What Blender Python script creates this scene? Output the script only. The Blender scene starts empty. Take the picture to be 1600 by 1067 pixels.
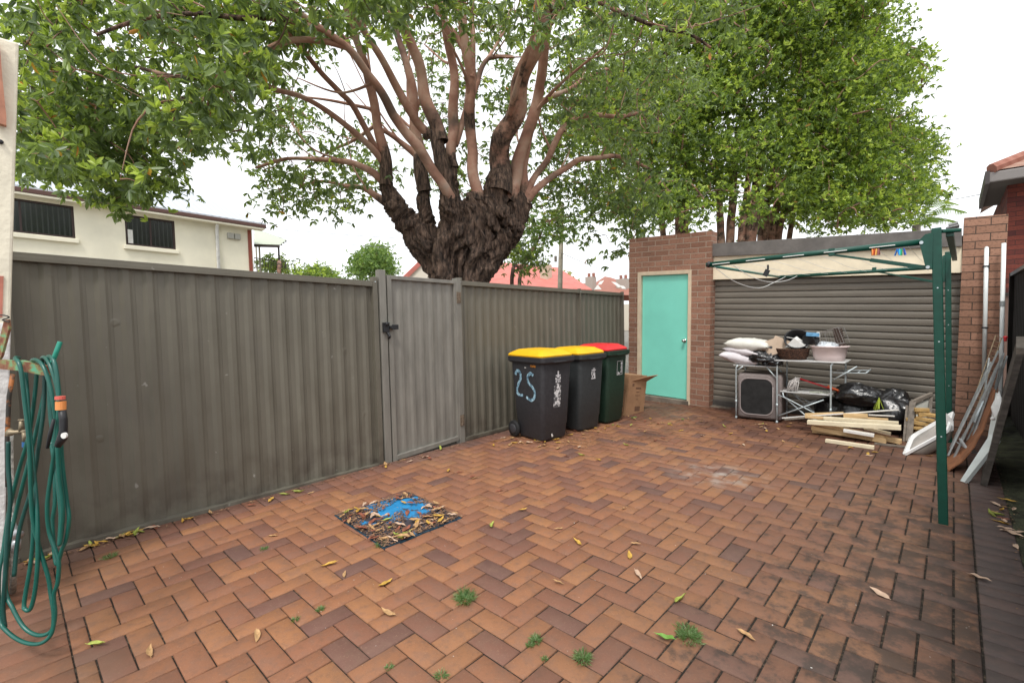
import bpy, bmesh, math, random
import numpy as np
from mathutils import Vector, Matrix, noise as mnoise
random.seed(7); rng = np.random.default_rng(7)
S = bpy.context.scene
COL = S.collection
R_ = math.radians

# ------------------------------------------------------------------ camera, sky, sun, exposure
CF, CPITCH, CROLL, CYAW, CH = 740.977, -0.04871342, -0.0231390, -0.75075520, 1.46201
def _axes():
    cy, sy, cp, sp = math.cos(CYAW), math.sin(CYAW), math.cos(CPITCH), math.sin(CPITCH)
    F = Vector((sy*cp, cy*cp, sp)); Rr = Vector((cy, -sy, 0)); U = Rr.cross(F)
    cr, sr = math.cos(CROLL), math.sin(CROLL)
    return F, cr*Rr + sr*U, -sr*Rr + cr*U
AF, AR, AU = _axes()
CAMP = Vector((0, 0, CH))
cam = bpy.data.cameras.new('camera'); camo = bpy.data.objects.new('camera', cam); COL.objects.link(camo)
cam.sensor_width = 36; cam.lens = CF*36/1600; cam.clip_start = .05; cam.clip_end = 2000
m = Matrix((AR, AU, -AF)).transposed().to_4x4(); m.translation = CAMP
camo.matrix_world = m; S.camera = camo

SUN_EL, SUN_AZ = 58, 150          # azimuth clockwise from +Y
w = bpy.data.worlds.new('World'); S.world = w; w.use_nodes = True
nt = w.node_tree; nt.nodes.clear()
o = nt.nodes.new('ShaderNodeOutputWorld'); b = nt.nodes.new('ShaderNodeBackground'); b.inputs[1].default_value = .1
sk = nt.nodes.new('ShaderNodeTexSky'); sk.sky_type = 'NISHITA'; sk.sun_disc = False
sk.sun_elevation = R_(SUN_EL); sk.sun_rotation = R_(SUN_AZ); sk.air_density = 1; sk.dust_density = 3; sk.ozone_density = 1
hs = nt.nodes.new('ShaderNodeHueSaturation'); hs.inputs['Saturation'].default_value = .10; hs.inputs['Value'].default_value = 1.0
mx = nt.nodes.new('ShaderNodeMix'); mx.data_type = 'RGBA'; mx.inputs[0].default_value = .72
mx.inputs[7].default_value = (11.6, 11.9, 12.3, 1)       # the even overcast
nt.links.new(sk.outputs[0], hs.inputs['Color']); nt.links.new(hs.outputs[0], mx.inputs[6])
nt.links.new(mx.outputs[2], b.inputs[0]); nt.links.new(b.outputs[0], o.inputs[0])
sun = bpy.data.lights.new('sun', 'SUN'); sun.energy = 1.5; sun.angle = R_(12); sun.color = (1, .96, .9)
suno = bpy.data.objects.new('sun', sun); COL.objects.link(suno)
sd = Vector((math.sin(R_(SUN_AZ))*math.cos(R_(SUN_EL)), math.cos(R_(SUN_AZ))*math.cos(R_(SUN_EL)), math.sin(R_(SUN_EL))))
suno.rotation_euler = sd.to_track_quat('Z', 'Y').to_euler(); suno.location = (0, 0, 20)
S.view_settings.view_transform = 'Standard'; S.view_settings.look = 'None'
S.view_settings.exposure = .62; S.view_settings.gamma = 1
try:
    S.cycles.max_bounces = 8; S.cycles.transparent_max_bounces = 8
except Exception: pass

# ------------------------------------------------------------------ where a thing in the place stands
def ray(x, y): return AF*CF + AR*(x-800) + AU*(533.5-y)
def aD(x, y, d): return CAMP + ray(x, y)*(d/CF)
def aX(x, y, X):
    r = ray(x, y); return CAMP + r*(X/r.x)
def aY(x, y, Y):
    r = ray(x, y); return CAMP + r*(Y/r.y)
def aZ(x, y, Z=0):
    r = ray(x, y); return CAMP + r*((Z-CH)/r.z)

# ------------------------------------------------------------------ materials
MATS = {}
def mat(name, col, rough=.7, var=.0, scale=8, bump=0, bscale=None, metal=0, col2=None, spec=.4, stretch=(1, 1, 1), detail=5, lo=.35, hi=.65):
    if name in MATS: return MATS[name]
    m = bpy.data.materials.new(name); m.use_nodes = True; MATS[name] = m
    n = m.node_tree; bs = n.nodes['Principled BSDF']
    bs.inputs['Roughness'].default_value = rough; bs.inputs['Metallic'].default_value = metal
    bs.inputs['Specular IOR Level'].default_value = spec
    c = tuple(col)+(1,); bs.inputs['Base Color'].default_value = c
    if var or bump or col2:
        tc = n.nodes.new('ShaderNodeTexCoord'); mp = n.nodes.new('ShaderNodeMapping'); mp.inputs['Scale'].default_value = stretch
        n.links.new(tc.outputs['Object'], mp.inputs[0])
    if var or col2:
        no = n.nodes.new('ShaderNodeTexNoise'); no.inputs['Scale'].default_value = scale; no.inputs['Detail'].default_value = detail
        no.inputs['Roughness'].default_value = .6
        n.links.new(mp.outputs[0], no.inputs['Vector'])
        cr = n.nodes.new('ShaderNodeValToRGB'); cr.color_ramp.elements[0].position = lo; cr.color_ramp.elements[1].position = hi
        a = tuple(x*(1-var) for x in col)+(1,); bb = (tuple(col2)+(1,)) if col2 else tuple(min(1, x*(1+var)) for x in col)+(1,)
        cr.color_ramp.elements[0].color = a; cr.color_ramp.elements[1].color = bb
        n.links.new(no.outputs[0], cr.inputs[0]); n.links.new(cr.outputs[0], bs.inputs['Base Color'])
    if bump:
        nb = n.nodes.new('ShaderNodeTexNoise'); nb.inputs['Scale'].default_value = bscale or scale*3; nb.inputs['Detail'].default_value = 6
        n.links.new(mp.outputs[0], nb.inputs['Vector'])
        bp = n.nodes.new('ShaderNodeBump'); bp.inputs['Strength'].default_value = bump; bp.inputs['Distance'].default_value = .02
        n.links.new(nb.outputs[0], bp.inputs['Height']); n.links.new(bp.outputs[0], bs.inputs['Normal'])
    return m
def N(m, t, **k):
    n = m.node_tree.nodes.new(t)
    for a, v in k.items(): setattr(n, a, v)
    return n
def ramp(m, stops, inp=None):
    r = N(m, 'ShaderNodeValToRGB'); e = r.color_ramp.elements
    while len(e) < len(stops): e.new(.5)
    for el, (p, c) in zip(e, stops):
        el.position = p; el.color = tuple(c)+(1,) if len(c) == 3 else c
    if inp is not None: m.node_tree.links.new(inp, r.inputs[0])
    return r
def link(m, a, b): m.node_tree.links.new(a, b)
def mixc(m, fac, a, b, mode='MIX'):
    x = N(m, 'ShaderNodeMix', data_type='RGBA', blend_type=mode)
    for s, v in ((x.inputs[0], fac), (x.inputs[6], a), (x.inputs[7], b)):
        if isinstance(v, (int, float)): s.default_value = v
        elif isinstance(v, tuple): s.default_value = v+(1,) if len(v) == 3 else v
        else: link(m, v, s)
    return x.outputs[2]
def noi(m, vec, scale, detail=4, rough=.55):
    n = N(m, 'ShaderNodeTexNoise'); n.inputs['Scale'].default_value = scale; n.inputs['Detail'].default_value = detail; n.inputs['Roughness'].default_value = rough
    if vec is not None: link(m, vec, n.inputs['Vector'])
    return n.outputs[0]
def math_(m, op, a, b=0.0, clamp=False):
    x = N(m, 'ShaderNodeMath', operation=op); x.use_clamp = clamp
    for s, v in ((x.inputs[0], a), (x.inputs[1], b)):
        if isinstance(v, (int, float)): s.default_value = v
        else: link(m, v, s)
    return x.outputs[0]
def newmat(name, rough=.8, spec=.35):
    m = bpy.data.materials.new(name); m.use_nodes = True; bs = m.node_tree.nodes['Principled BSDF']
    bs.inputs['Roughness'].default_value = rough; bs.inputs['Specular IOR Level'].default_value = spec; MATS[name] = m
    return m, bs
def mrange(m, v, a, b, c=0., d=1.):
    x = N(m, 'ShaderNodeMapRange', interpolation_type='SMOOTHSTEP'); link(m, v, x.inputs[0])
    for i, q in enumerate((a, b, c, d)): x.inputs[i+1].default_value = q
    return x.outputs[0]

def paver_mat():
    m, bs = newmat('clay_pavers', .72, .35)
    at = N(m, 'ShaderNodeAttribute', attribute_name='tone'); at2 = N(m, 'ShaderNodeAttribute', attribute_name='tone2')
    r = ramp(m, [(0, (.320, .145, .065)), (.3, (.280, .120, .060)), (.55, (.230, .098, .057)), (.75, (.180, .082, .057)), (.9, (.138, .071, .056)), (1, (.105, .062, .052))], at.outputs['Fac'])
    g = N(m, 'ShaderNodeNewGeometry'); P = g.outputs['Position']
    off = N(m, 'ShaderNodeVectorMath', operation='ADD'); link(m, P, off.inputs[0]); link(m, at2.outputs['Vector'], off.inputs[1])
    # cloud within each paver, speckle
    n1 = noi(m, off.outputs[0], 14, 6, .65); c = mixc(m, mrange(m, n1, .42, .66), r.outputs[0], mixc(m, .42, r.outputs[0], (.19, .105, .075)))
    n2 = noi(m, P, 170, 3, .7); c = mixc(m, mrange(m, n2, .56, .74, 0, .55), c, (.09, .045, .03))
    n2b = noi(m, P, 120, 2, .7); c = mixc(m, mrange(m, n2b, .58, .78, 0, .4), c, (.44, .28, .17)); c = mixc(m, mrange(m, noi(m, P, 24, 6, .7), .48, .75, 0, .5), c, (.13, .075, .05))
    sx = N(m, 'ShaderNodeSeparateXYZ'); link(m, P, sx.inputs[0])
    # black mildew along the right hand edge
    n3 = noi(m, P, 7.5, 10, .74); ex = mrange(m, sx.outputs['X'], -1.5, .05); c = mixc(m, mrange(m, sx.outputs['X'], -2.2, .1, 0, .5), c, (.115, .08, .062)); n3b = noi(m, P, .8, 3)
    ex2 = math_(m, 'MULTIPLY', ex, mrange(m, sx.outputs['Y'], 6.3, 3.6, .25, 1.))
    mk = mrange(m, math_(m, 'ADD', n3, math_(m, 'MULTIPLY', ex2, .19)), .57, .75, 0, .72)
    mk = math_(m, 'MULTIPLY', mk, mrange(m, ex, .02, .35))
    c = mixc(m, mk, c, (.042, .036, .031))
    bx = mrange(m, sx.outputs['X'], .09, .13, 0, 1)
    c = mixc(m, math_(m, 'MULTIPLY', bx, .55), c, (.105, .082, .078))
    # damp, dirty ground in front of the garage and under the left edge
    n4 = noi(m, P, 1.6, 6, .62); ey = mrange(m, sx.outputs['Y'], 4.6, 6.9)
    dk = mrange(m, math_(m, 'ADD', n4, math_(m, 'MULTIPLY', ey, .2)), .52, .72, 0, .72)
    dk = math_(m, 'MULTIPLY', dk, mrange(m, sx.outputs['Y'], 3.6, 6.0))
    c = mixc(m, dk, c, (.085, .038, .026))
    n5 = noi(m, P, 2.3, 6, .6); lx = mrange(m, sx.outputs['Y'], .9, .0)
    dl = math_(m, 'MULTIPLY', mrange(m, n5, .4, .65, .25, .7), lx)
    c = mixc(m, dl, c, (.11, .065, .042))
    # efflorescence patch and general grime
    n6 = noi(m, P, .55, 5); c = mixc(m, mrange(m, n6, .55, .75, 0, .25), c, (.20, .14, .10))
    vm = N(m, 'ShaderNodeVectorMath', operation='DISTANCE'); link(m, P, vm.inputs[0]); vm.inputs[1].default_value = (-1.55, 4.35, 0)
    ef = math_(m, 'MULTIPLY', mrange(m, vm.outputs['Value'], .55, .05), mrange(m, noi(m, P, 7, 5), .42, .7, 0, .75))
    c = mixc(m, ef, c, (.38, .33, .29))
    link(m, c, bs.inputs['Base Color'])
    rr = mrange(m, n4, .3, .7, .62, .85); link(m, math_(m, 'SUBTRACT', rr, math_(m, 'MULTIPLY', dk, .25)), bs.inputs['Roughness'])
    bp = N(m, 'ShaderNodeBump'); bp.inputs['Strength'].default_value = .5; bp.inputs['Distance'].default_value = .002
    link(m, noi(m, P, 220, 4, .7), bp.inputs['Height']); link(m, bp.outputs[0], bs.inputs['Normal'])
    return m

def brick_mat(name, c1, c2, mortar, msize=.010, bias=0.0, sc=1.0, clinker=.25, dark=(.05, .028, .025)):
    m, bs = newmat(name, .85, .25)
    uv = N(m, 'ShaderNodeUVMap')
    br = N(m, 'ShaderNodeTexBrick'); br.offset = .5; br.squash = 1
    br.inputs['Scale'].default_value = 1; br.inputs['Mortar Size'].default_value = msize*.5; br.inputs['Mortar Smooth'].default_value = .25
    br.inputs['Bias'].default_value = bias; br.inputs['Brick Width'].default_value = .24*sc; br.inputs['Row Height'].default_value = .086*sc
    link(m, uv.outputs[0], br.inputs['Vector'])
    br.inputs['Color1'].default_value = (0, 0, 0, 1); br.inputs['Color2'].default_value = (1, 1, 1, 1); br.inputs['Mortar'].default_value = (.5, .5, .5, 1)
    bw = N(m, 'ShaderNodeRGBToBW'); link(m, br.outputs['Color'], bw.inputs[0])
    c = ramp(m, [(0, c1), (.5, tuple((a+b)/2 for a, b in zip(c1, c2))), (1, c2)], bw.outputs[0]).outputs[0]
    n1 = noi(m, uv.outputs[0], 38, 6, .7)
    c = mixc(m, mrange(m, n1, .5, .72, 0, .7), c, dark)
    mp = N(m, 'ShaderNodeMapping'); mp.inputs['Scale'].default_value = (22, 120, 1); link(m, uv.outputs[0], mp.inputs[0])
    n2 = noi(m, mp.outputs[0], 1, 3); c = mixc(m, mrange(m, n2, .55, .7, 0, .45), c, dark)
    c = mixc(m, mrange(m, noi(m, uv.outputs[0], 1.7, 4), .5, .8, 0, .35), c, (.10, .07, .055))
    c = mixc(m, br.outputs['Fac'], c, mixc(m, noi(m, uv.outputs[0], 5, 4), mortar, tuple(x*.6 for x in mortar)))
    link(m, c, bs.inputs['Base Color'])
    h = math_(m, 'SUBTRACT', math_(m, 'ADD', math_(m, 'MULTIPLY', n1, -.25), math_(m, 'MULTIPLY', n2, -.3)), br.outputs['Fac'])
    bp = N(m, 'ShaderNodeBump'); bp.inputs['Strength'].default_value = .8; bp.inputs['Distance'].default_value = .008
    link(m, h, bp.inputs['Height']); link(m, bp.outputs[0], bs.inputs['Normal'])
    return m

def leaf_mat(name, stops, trans=.35, rough=.42):
    m = bpy.data.materials.new(name); m.use_nodes = True; MATS[name] = m
    bs = m.node_tree.nodes['Principled BSDF']; out = m.node_tree.nodes['Material Output']
    at = N(m, 'ShaderNodeAttribute', attribute_name='tone')
    r = ramp(m, stops, at.outputs['Fac'])
    link(m, r.outputs[0], bs.inputs['Base Color']); bs.inputs['Roughness'].default_value = rough; bs.inputs['Specular IOR Level'].default_value = .45
    tr = N(m, 'ShaderNodeBsdfTranslucent'); br = mixc(m, .5, r.outputs[0], (.42, .58, .06)); link(m, br, tr.inputs[0])
    ms = N(m, 'ShaderNodeMixShader'); ms.inputs[0].default_value = trans
    link(m, bs.outputs[0], ms.inputs[1]); link(m, tr.outputs[0], ms.inputs[2]); link(m, ms.outputs[0], out.inputs['Surface'])
    return m

def bark_mat():
    m, bs = newmat('smooth_and_rough_bark', .8, .3)
    at = N(m, 'ShaderNodeAttribute', attribute_name='rough_bark')
    tc = N(m, 'ShaderNodeTexCoord'); P = tc.outputs['Object']
    n1 = noi(m, P, 2.6, 5, .6)
    sm = ramp(m, [(.28, (.16, .085, .06)), (.47, (.34, .18, .128)), (.60, (.42, .27, .20)), (.74, (.36, .29, .24))], n1).outputs[0]
    sm = mixc(m, mrange(m, noi(m, P, 1.1, 4), .56, .7, 0, .75), sm, (.055, .04, .032))
    mp = N(m, 'ShaderNodeMapping'); mp.inputs['Scale'].default_value = (24, 24, 5); link(m, P, mp.inputs[0])
    n2 = noi(m, mp.outputs[0], 1, 8, .72)
    rb = ramp(m, [(.34, (.010, .007, .006)), (.45, (.05, .033, .025)), (.56, (.14, .09, .065)), (.72, (.30, .20, .15))], n2).outputs[0]
    f = mrange(m, math_(m, 'ADD', at.outputs['Fac'], math_(m, 'MULTIPLY', math_(m, 'SUBTRACT', noi(m, P, 3.6, 6, .65), .5), 1.7)), .36, .66)
    link(m, mixc(m, f, sm, rb), bs.inputs['Base Color'])
    bp = N(m, 'ShaderNodeBump'); bp.inputs['Distance'].default_value = .04; link(m, math_(m, 'ADD', math_(m, 'MULTIPLY', f, .85), .15), bp.inputs['Strength'])
    link(m, n2, bp.inputs['Height']); link(m, bp.outputs[0], bs.inputs['Normal'])
    return m

# ------------------------------------------------------------------ mesh helpers
class MB:
    def __init__(s): s.v = []; s.f = []; s.uv = []
    def quad(s, a, b, c, d, uv=None):
        i = len(s.v); s.v += [tuple(a), tuple(b), tuple(c), tuple(d)]; s.f.append((i, i+1, i+2, i+3)); s.uv.append(uv)
    def poly(s, pts, uv=None):
        i = len(s.v); s.v += [tuple(p) for p in pts]; s.f.append(tuple(range(i, i+len(pts)))); s.uv.append(uv)
    def hexa(s, p):           # 8 pts: bottom 4 ccw, top 4 ccw
        i = len(s.v); s.v += [tuple(q) for q in p]
        for f in ((3, 2, 1, 0), (4, 5, 6, 7), (0, 1, 5, 4), (1, 2, 6, 5), (2, 3, 7, 6), (3, 0, 4, 7)):
            s.f.append(tuple(i+k for k in f)); s.uv.append(None)
    def box(s, x0, x1, y0, y1, z0, z1, M=None):
        p = [Vector(q) for q in ((x0, y0, z0), (x1, y0, z0), (x1, y1, z0), (x0, y1, z0), (x0, y0, z1), (x1, y0, z1), (x1, y1, z1), (x0, y1, z1))]
        if M is not None: p = [M @ q for q in p]
        s.hexa(p)
    def beam(s, a, b, w, h, up=(0, 0, 1), h2=None, w2=None):
        a = Vector(a); b = Vector(b); d = (b-a).normalized(); u = Vector(up)
        sd = d.cross(u)
        if sd.length < 1e-4: sd = d.cross(Vector((1, 0, 0)))
        sd.normalize(); u = sd.cross(d)
        w2 = w if w2 is None else w2; h2 = h if h2 is None else h2
        A = [a-sd*w/2-u*h/2, a+sd*w/2-u*h/2, a+sd*w/2+u*h/2, a-sd*w/2+u*h/2]
        B = [b-sd*w2/2-u*h2/2, b+sd*w2/2-u*h2/2, b+sd*w2/2+u*h2/2, b-sd*w2/2+u*h2/2]
        s.hexa([A[0], A[1], B[1], B[0], A[3], A[2], B[2], B[3]])
    def tube(s, pts, r, n=8, cap=True, jit=0):
        pts = [Vector(p) for p in pts]
        if not hasattr(r, '__len__'): r = [r]*len(pts)
        i0 = len(s.v); k = len(pts); nrm = None
        for j, p in enumerate(pts):
            t = (pts[min(j+1, k-1)]-pts[max(j-1, 0)])
            if t.length < 1e-9: t = Vector((0, 0, 1))
            t.normalize()
            if nrm is None:
                nrm = t.cross(Vector((.13, .31, .94)) if abs(t.z) < .9 else Vector((1, 0, 0))).normalized()
            nrm = (nrm - t*nrm.dot(t)).normalized(); bn = t.cross(nrm)
            for q in range(n):
                a = 2*math.pi*q/n; rr = r[j]*(1+(random.uniform(-jit, jit) if jit else 0))
                s.v.append(tuple(p + (nrm*math.cos(a)+bn*math.sin(a))*rr))
        for j in range(k-1):
            for q in range(n):
                a = i0+j*n+q; b = i0+j*n+(q+1) % n
                s.f.append((a, b, b+n, a+n)); s.uv.append(None)
        if cap:
            s.f.append(tuple(i0+q for q in range(n))[::-1]); s.uv.append(None)
            s.f.append(tuple(i0+(k-1)*n+q for q in range(n))); s.uv.append(None)
    def ball(s, c, r, n=8, sq=(1, 1, 1), M=None):
        c = Vector(c); i0 = len(s.v); rings = max(4, n//2+1)
        for a in range(rings+1):
            th = math.pi*a/rings
            for q in range(n):
                ph = 2*math.pi*q/n; v = Vector((math.sin(th)*math.cos(ph)*sq[0], math.sin(th)*math.sin(ph)*sq[1], math.cos(th)*sq[2]))*r
                if M is not None: v = M @ v
                s.v.append(tuple(c+v))
        for a in range(rings):
            for q in range(n):
                x = i0+a*n+q; y = i0+a*n+(q+1) % n; s.f.append((x, x+n, y+n, y)); s.uv.append(None)
    def prism(s, pts, ext):
        pts = [Vector(p) for p in pts]; e = Vector(ext); n = len(pts); i = len(s.v)
        s.v += [tuple(p) for p in pts] + [tuple(p+e) for p in pts]
        s.f.append(tuple(range(i, i+n))[::-1]); s.uv.append(None); s.f.append(tuple(range(i+n, i+2*n))); s.uv.append(None)
        for k in range(n):
            l = (k+1) % n; s.f.append((i+k, i+l, i+n+l, i+n+k)); s.uv.append(None)
def tag(o, label=None, cat=None, group=None, kind=None):
    if label: o['label'] = label
    if cat: o['category'] = cat
    if group: o['group'] = group
    if kind: o['kind'] = kind
    return o
def obj(name, mb, m, parent=None, smooth=False, bevel=0, world=True, origin=None, seg=2):
    me = bpy.data.meshes.new(name)
    vs = mb.v
    base = Vector(origin) if origin is not None else (parent.location.copy() if parent is not None and parent.parent is None else Vector((0, 0, 0)))
    if parent is not None and parent.parent is not None: base = Vector(parent['_w']) if '_w' in parent else parent.parent.location.copy()
    if base.length > 0: vs = [(a-base.x, b-base.y, c-base.z) for a, b, c in vs]
    me.from_pydata(vs, [], mb.f); me.update()
    if any(u is not None for u in mb.uv):
        ul = me.uv_layers.new(name='UVMap')
        for p, u in zip(me.polygons, mb.uv):
            if u is not None:
                for li, q in zip(p.loop_indices, u): ul.data[li].uv = q
    if smooth: me.polygons.foreach_set('use_smooth', [True]*len(me.polygons))
    if m is not None: me.materials.append(m)
    o = bpy.data.objects.new(name, me); COL.objects.link(o)
    if parent is not None:
        o.parent = parent
    else: o.location = base
    # keep outward normals
    bm = bmesh.new(); bm.from_mesh(me); bmesh.ops.recalc_face_normals(bm, faces=bm.faces); bm.to_mesh(me); bm.free()
    if bevel:
        bv = o.modifiers.new('bevel', 'BEVEL'); bv.width = bevel; bv.segments = seg; bv.limit_method = 'ANGLE'; bv.angle_limit = R_(35)
    return o
def thing(name, loc, label, cat, group=None):
    o = bpy.data.objects.new(name, None); o.empty_display_size = .1; o.location = loc; COL.objects.link(o)
    return tag(o, label, cat, group)
def numpy_mesh(name, V, F, m, parent=None, tone=None, smooth=False, attr='tone', domain='FACE'):
    me = bpy.data.meshes.new(name); k = F.shape[1]
    me.vertices.add(len(V)); me.vertices.foreach_set('co', V.astype(np.float32).ravel())
    me.loops.add(F.size); me.loops.foreach_set('vertex_index', F.astype(np.int32).ravel())
    me.polygons.add(len(F)); me.polygons.foreach_set('loop_start', np.arange(0, F.size, k, dtype=np.int32)); me.polygons.foreach_set('loop_total', np.full(len(F), k, dtype=np.int32))
    me.update(calc_edges=True)
    if tone is not None:
        a = me.attributes.new(attr, 'FLOAT', domain); a.data.foreach_set('value', tone.astype(np.float32))
    if smooth: me.polygons.foreach_set('use_smooth', [True]*len(me.polygons))
    me.materials.append(m); o = bpy.data.objects.new(name, me); COL.objects.link(o)
    if parent is not None: o.parent = parent; o.matrix_parent_inverse = Matrix.Translation(-parent.location)
    return o

# ------------------------------------------------------------------ shared colours
M_fence = None
def fence_mat():
    m, bs = newmat('grey_painted_steel', .5, .4)
    g = N(m, 'ShaderNodeNewGeometry'); P = g.outputs['Position']
    mp = N(m, 'ShaderNodeMapping'); mp.inputs['Scale'].default_value = (3, 3, 1.2); link(m, P, mp.inputs[0])
    n1 = noi(m, mp.outputs[0], 2, 6, .6)
    c = ramp(m, [(.3, (.120, .109, .084)), (.55, (.137, .125, .097)), (.8, (.155, .143, .112))], n1).outputs[0]
    c = mixc(m, mrange(m, noi(m, P, 2.2, 3), .6, .75, 0, .3), c, (.11, .10, .088))
    c = mixc(m, mrange(m, noi(m, P, 14, 2), .74, .79, 0, .7), c, (.32, .31, .28))
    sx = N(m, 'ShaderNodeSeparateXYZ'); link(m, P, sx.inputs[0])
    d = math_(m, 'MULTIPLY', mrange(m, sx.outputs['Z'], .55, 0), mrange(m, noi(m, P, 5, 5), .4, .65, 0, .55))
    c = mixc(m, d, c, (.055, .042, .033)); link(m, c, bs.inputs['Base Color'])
    link(m, mrange(m, n1, .3, .7, .42, .62), bs.inputs['Roughness'])
    bp = N(m, 'ShaderNodeBump'); bp.inputs['Strength'].default_value = .25; bp.inputs['Distance'].default_value = .02
    link(m, math_(m, 'ADD', noi(m, P, 5, 2), mrange(m, noi(m, P, 6.5, 1), .72, .80, 0, .7)), bp.inputs['Height']); link(m, bp.outputs[0], bs.inputs['Normal'])
    return m
M_fence = fence_mat()
M_gate = mat('grey_gate_steel', (.198, .187, .163), .5, .14, 5, .15, 4, stretch=(2, 2, .5))
M_white = mat('worn_white_paint', (.72, .71, .68), .55, .12, 9)
M_galv = mat('galvanised_tube', (.50, .56, .58), .38, .12, 20, metal=.35)
M_green = mat('dark_green_powdercoat', (.007, .062, .042), .35, .12, 20)
M_bag = mat('black_plastic_film', (.012, .012, .013), .22, 0, bump=1.0, bscale=9, spec=.7)
M_dark = mat('black_plastic', (.018, .018, .02), .45)
M_wood = mat('bare_pine', (.66, .46, .24), .65, .14, 6, .2, 30, stretch=(1, 8, 8))
M_woodp = mat('cream_painted_pine', (.80, .70, .50), .6, .08, 8)
M_woodg = mat('weathered_timber', (.20, .17, .14), .8, .3, 10, .4, 30)
M_soil = mat('dark_soil', (.035, .026, .02), .95, .35, 30, .6)
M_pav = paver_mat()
M_brick = brick_mat('garage_brick', (.235, .118, .078), (.34, .18, .122), (.46, .37, .29), .012)
M_brickp = brick_mat('pier_brick', (.27, .145, .095), (.40, .22, .15), (.10, .07, .055), .010)
M_brickh = brick_mat('house_brick', (.10, .03, .028), (.24, .06, .04), (.09, .05, .045), .009)
M_bark = bark_mat()

# ------------------------------------------------------------------ ground and paving
mb = MB(); n = 48
mb.poly([(260*math.cos(2*math.pi*k/n), 260*math.sin(2*math.pi*k/n), -.03) for k in range(n)])
g = obj('ground', mb, mat('pale_road_ground', (.21, .195, .17), .95, .2, 3, .3)); tag(g, kind='structure')

U0X, U0Y, PW = -1.2548219, 1.94719174, .116
COV = [aZ(522, 806), aZ(640, 770), aZ(722, 810), aZ(600, 858)]
V = []; F = []; tone = []; tone2 = []
def paver(x0, x1, y0, y1, t=None):
    g_ = .0034; gx = g_+.0014*max(0, min(1, (x1+1.6)/1.2)); x0 += gx; x1 -= gx; y0 += g_; y1 -= g_
    if x1-x0 < .012 or y1-y0 < .012: return
    cx, cy = (x0+x1)/2, (y0+y1)/2
    a = random.gauss(0, .004); hx = (x1-x0)/2; hy = (y1-y0)/2
    tx, ty, dz = random.gauss(0, .006), random.gauss(0, .006), random.gauss(0, .0011)
    dz += .006*(mnoise.noise(Vector((cx*.45, cy*.45, 3))))
    i = len(V); be = .0035
    def P(u, v, z):
        X = cx+u*math.cos(a)-v*math.sin(a); Y = cy+u*math.sin(a)+v*math.cos(a); return (X, Y, z+dz+u*tx+v*ty)
    for (k, z) in ((be, 0), (0, -be*.8), (-.001, -.03)):
        for sx_, sy_ in ((-1, -1), (1, -1), (1, 1), (-1, 1)):
            j = .0006
            V.append(P(sx_*(hx-k)+random.uniform(-j, j), sy_*(hy-k)+random.uniform(-j, j), z))
    fs = [(0, 1, 2, 3)]
    for l in (0, 4):
        for q in range(4): fs.append((l+q, l+4+q, l+4+(q+1) % 4, l+(q+1) % 4))
    for f in fs: F.append([i+q for q in f])
    if t is None:
        t = random.random(); t = t*.72 if t < .80 else .58+random.random()*.34
    o2 = random.uniform(0, 40)
    tone.extend([t]*len(fs)); tone2.extend([o2]*len(fs))
XL, XR, YB, YT = -4.035, .112, .138, 7.47
for u in range(-20, 56):
    for v in range(-30, 16):
        k = (u+v) % 4
        if k == 0: r = (U0X+v*PW, U0X+(v+2)*PW, U0Y+u*PW, U0Y+(u+1)*PW)
        elif k == 2: r = (U0X+v*PW, U0X+(v+1)*PW, U0Y+u*PW, U0Y+(u+2)*PW)
        else: continue
        x0, x1, y0, y1 = max(r[0], XL), min(r[1], XR), max(r[2], YB), min(r[3], YT)
        if x1 > x0 and y1 > y0: paver(x0, x1, y0, y1)
y = -.6
while y < 8.2:                                   # header course along the fence, and one along the right side
    paver(XL-.232, XL, y, y+.116, random.uniform(.62, .98)); paver(XR, XR+.2, y, y+.116, random.uniform(.7, 1)); y += .116
x = XL
while x < .1:
    paver(x, x+.116, YB-.232, YB, random.uniform(.3, .8)); paver(x, x+.116, YB-.466, YB-.234, random.uniform(.3, .8)); x += .116
y = YT
while y < 7.8:
    for q in range(18):
        paver(XL+q*.2304, XL+(q+1)*.2304, y, y+.116, random.uniform(.3, .9))
    y += .116
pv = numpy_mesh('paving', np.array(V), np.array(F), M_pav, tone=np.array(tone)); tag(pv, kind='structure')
a = pv.data.attributes.new('tone2', 'FLOAT', 'FACE'); a.data.foreach_set('value', np.array(tone2, dtype=np.float32))
mb = MB(); mb.box(-4.6, .31, -1.2, 8.2, -.028, -.0085)
tag(obj('joint_sand', mb, mat('joint_sand', (.055, .042, .03), .95, .6, 50, .6, 200, col2=(.15, .11, .075), lo=.5, hi=.75)), kind='structure')
# mossy verge by the right hand fence
nx, ny = 8, 120; Vv = []; Ff = []
for j in range(ny+1):
    for i in range(nx+1):
        X = .31+.26*i/nx; Y = .5+9*j/ny; Vv.append((X, Y, -.004+.03*mnoise.noise(Vector((X*9, Y*6, 0)))*(1 if 0 < i else .3)+.03*(i/nx)))
for j in range(ny):
    for i in range(nx): a0 = j*(nx+1)+i; Ff.append((a0, a0+1, a0+nx+2, a0+nx+1))
mo = numpy_mesh('mossy_soil', np.array(Vv), np.array(Ff), mat('mossy_soil', (.035, .034, .020), .95, .5, 9, .8, 60, col2=(.07, .075, .04)), smooth=True); tag(mo, kind='structure')

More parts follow.
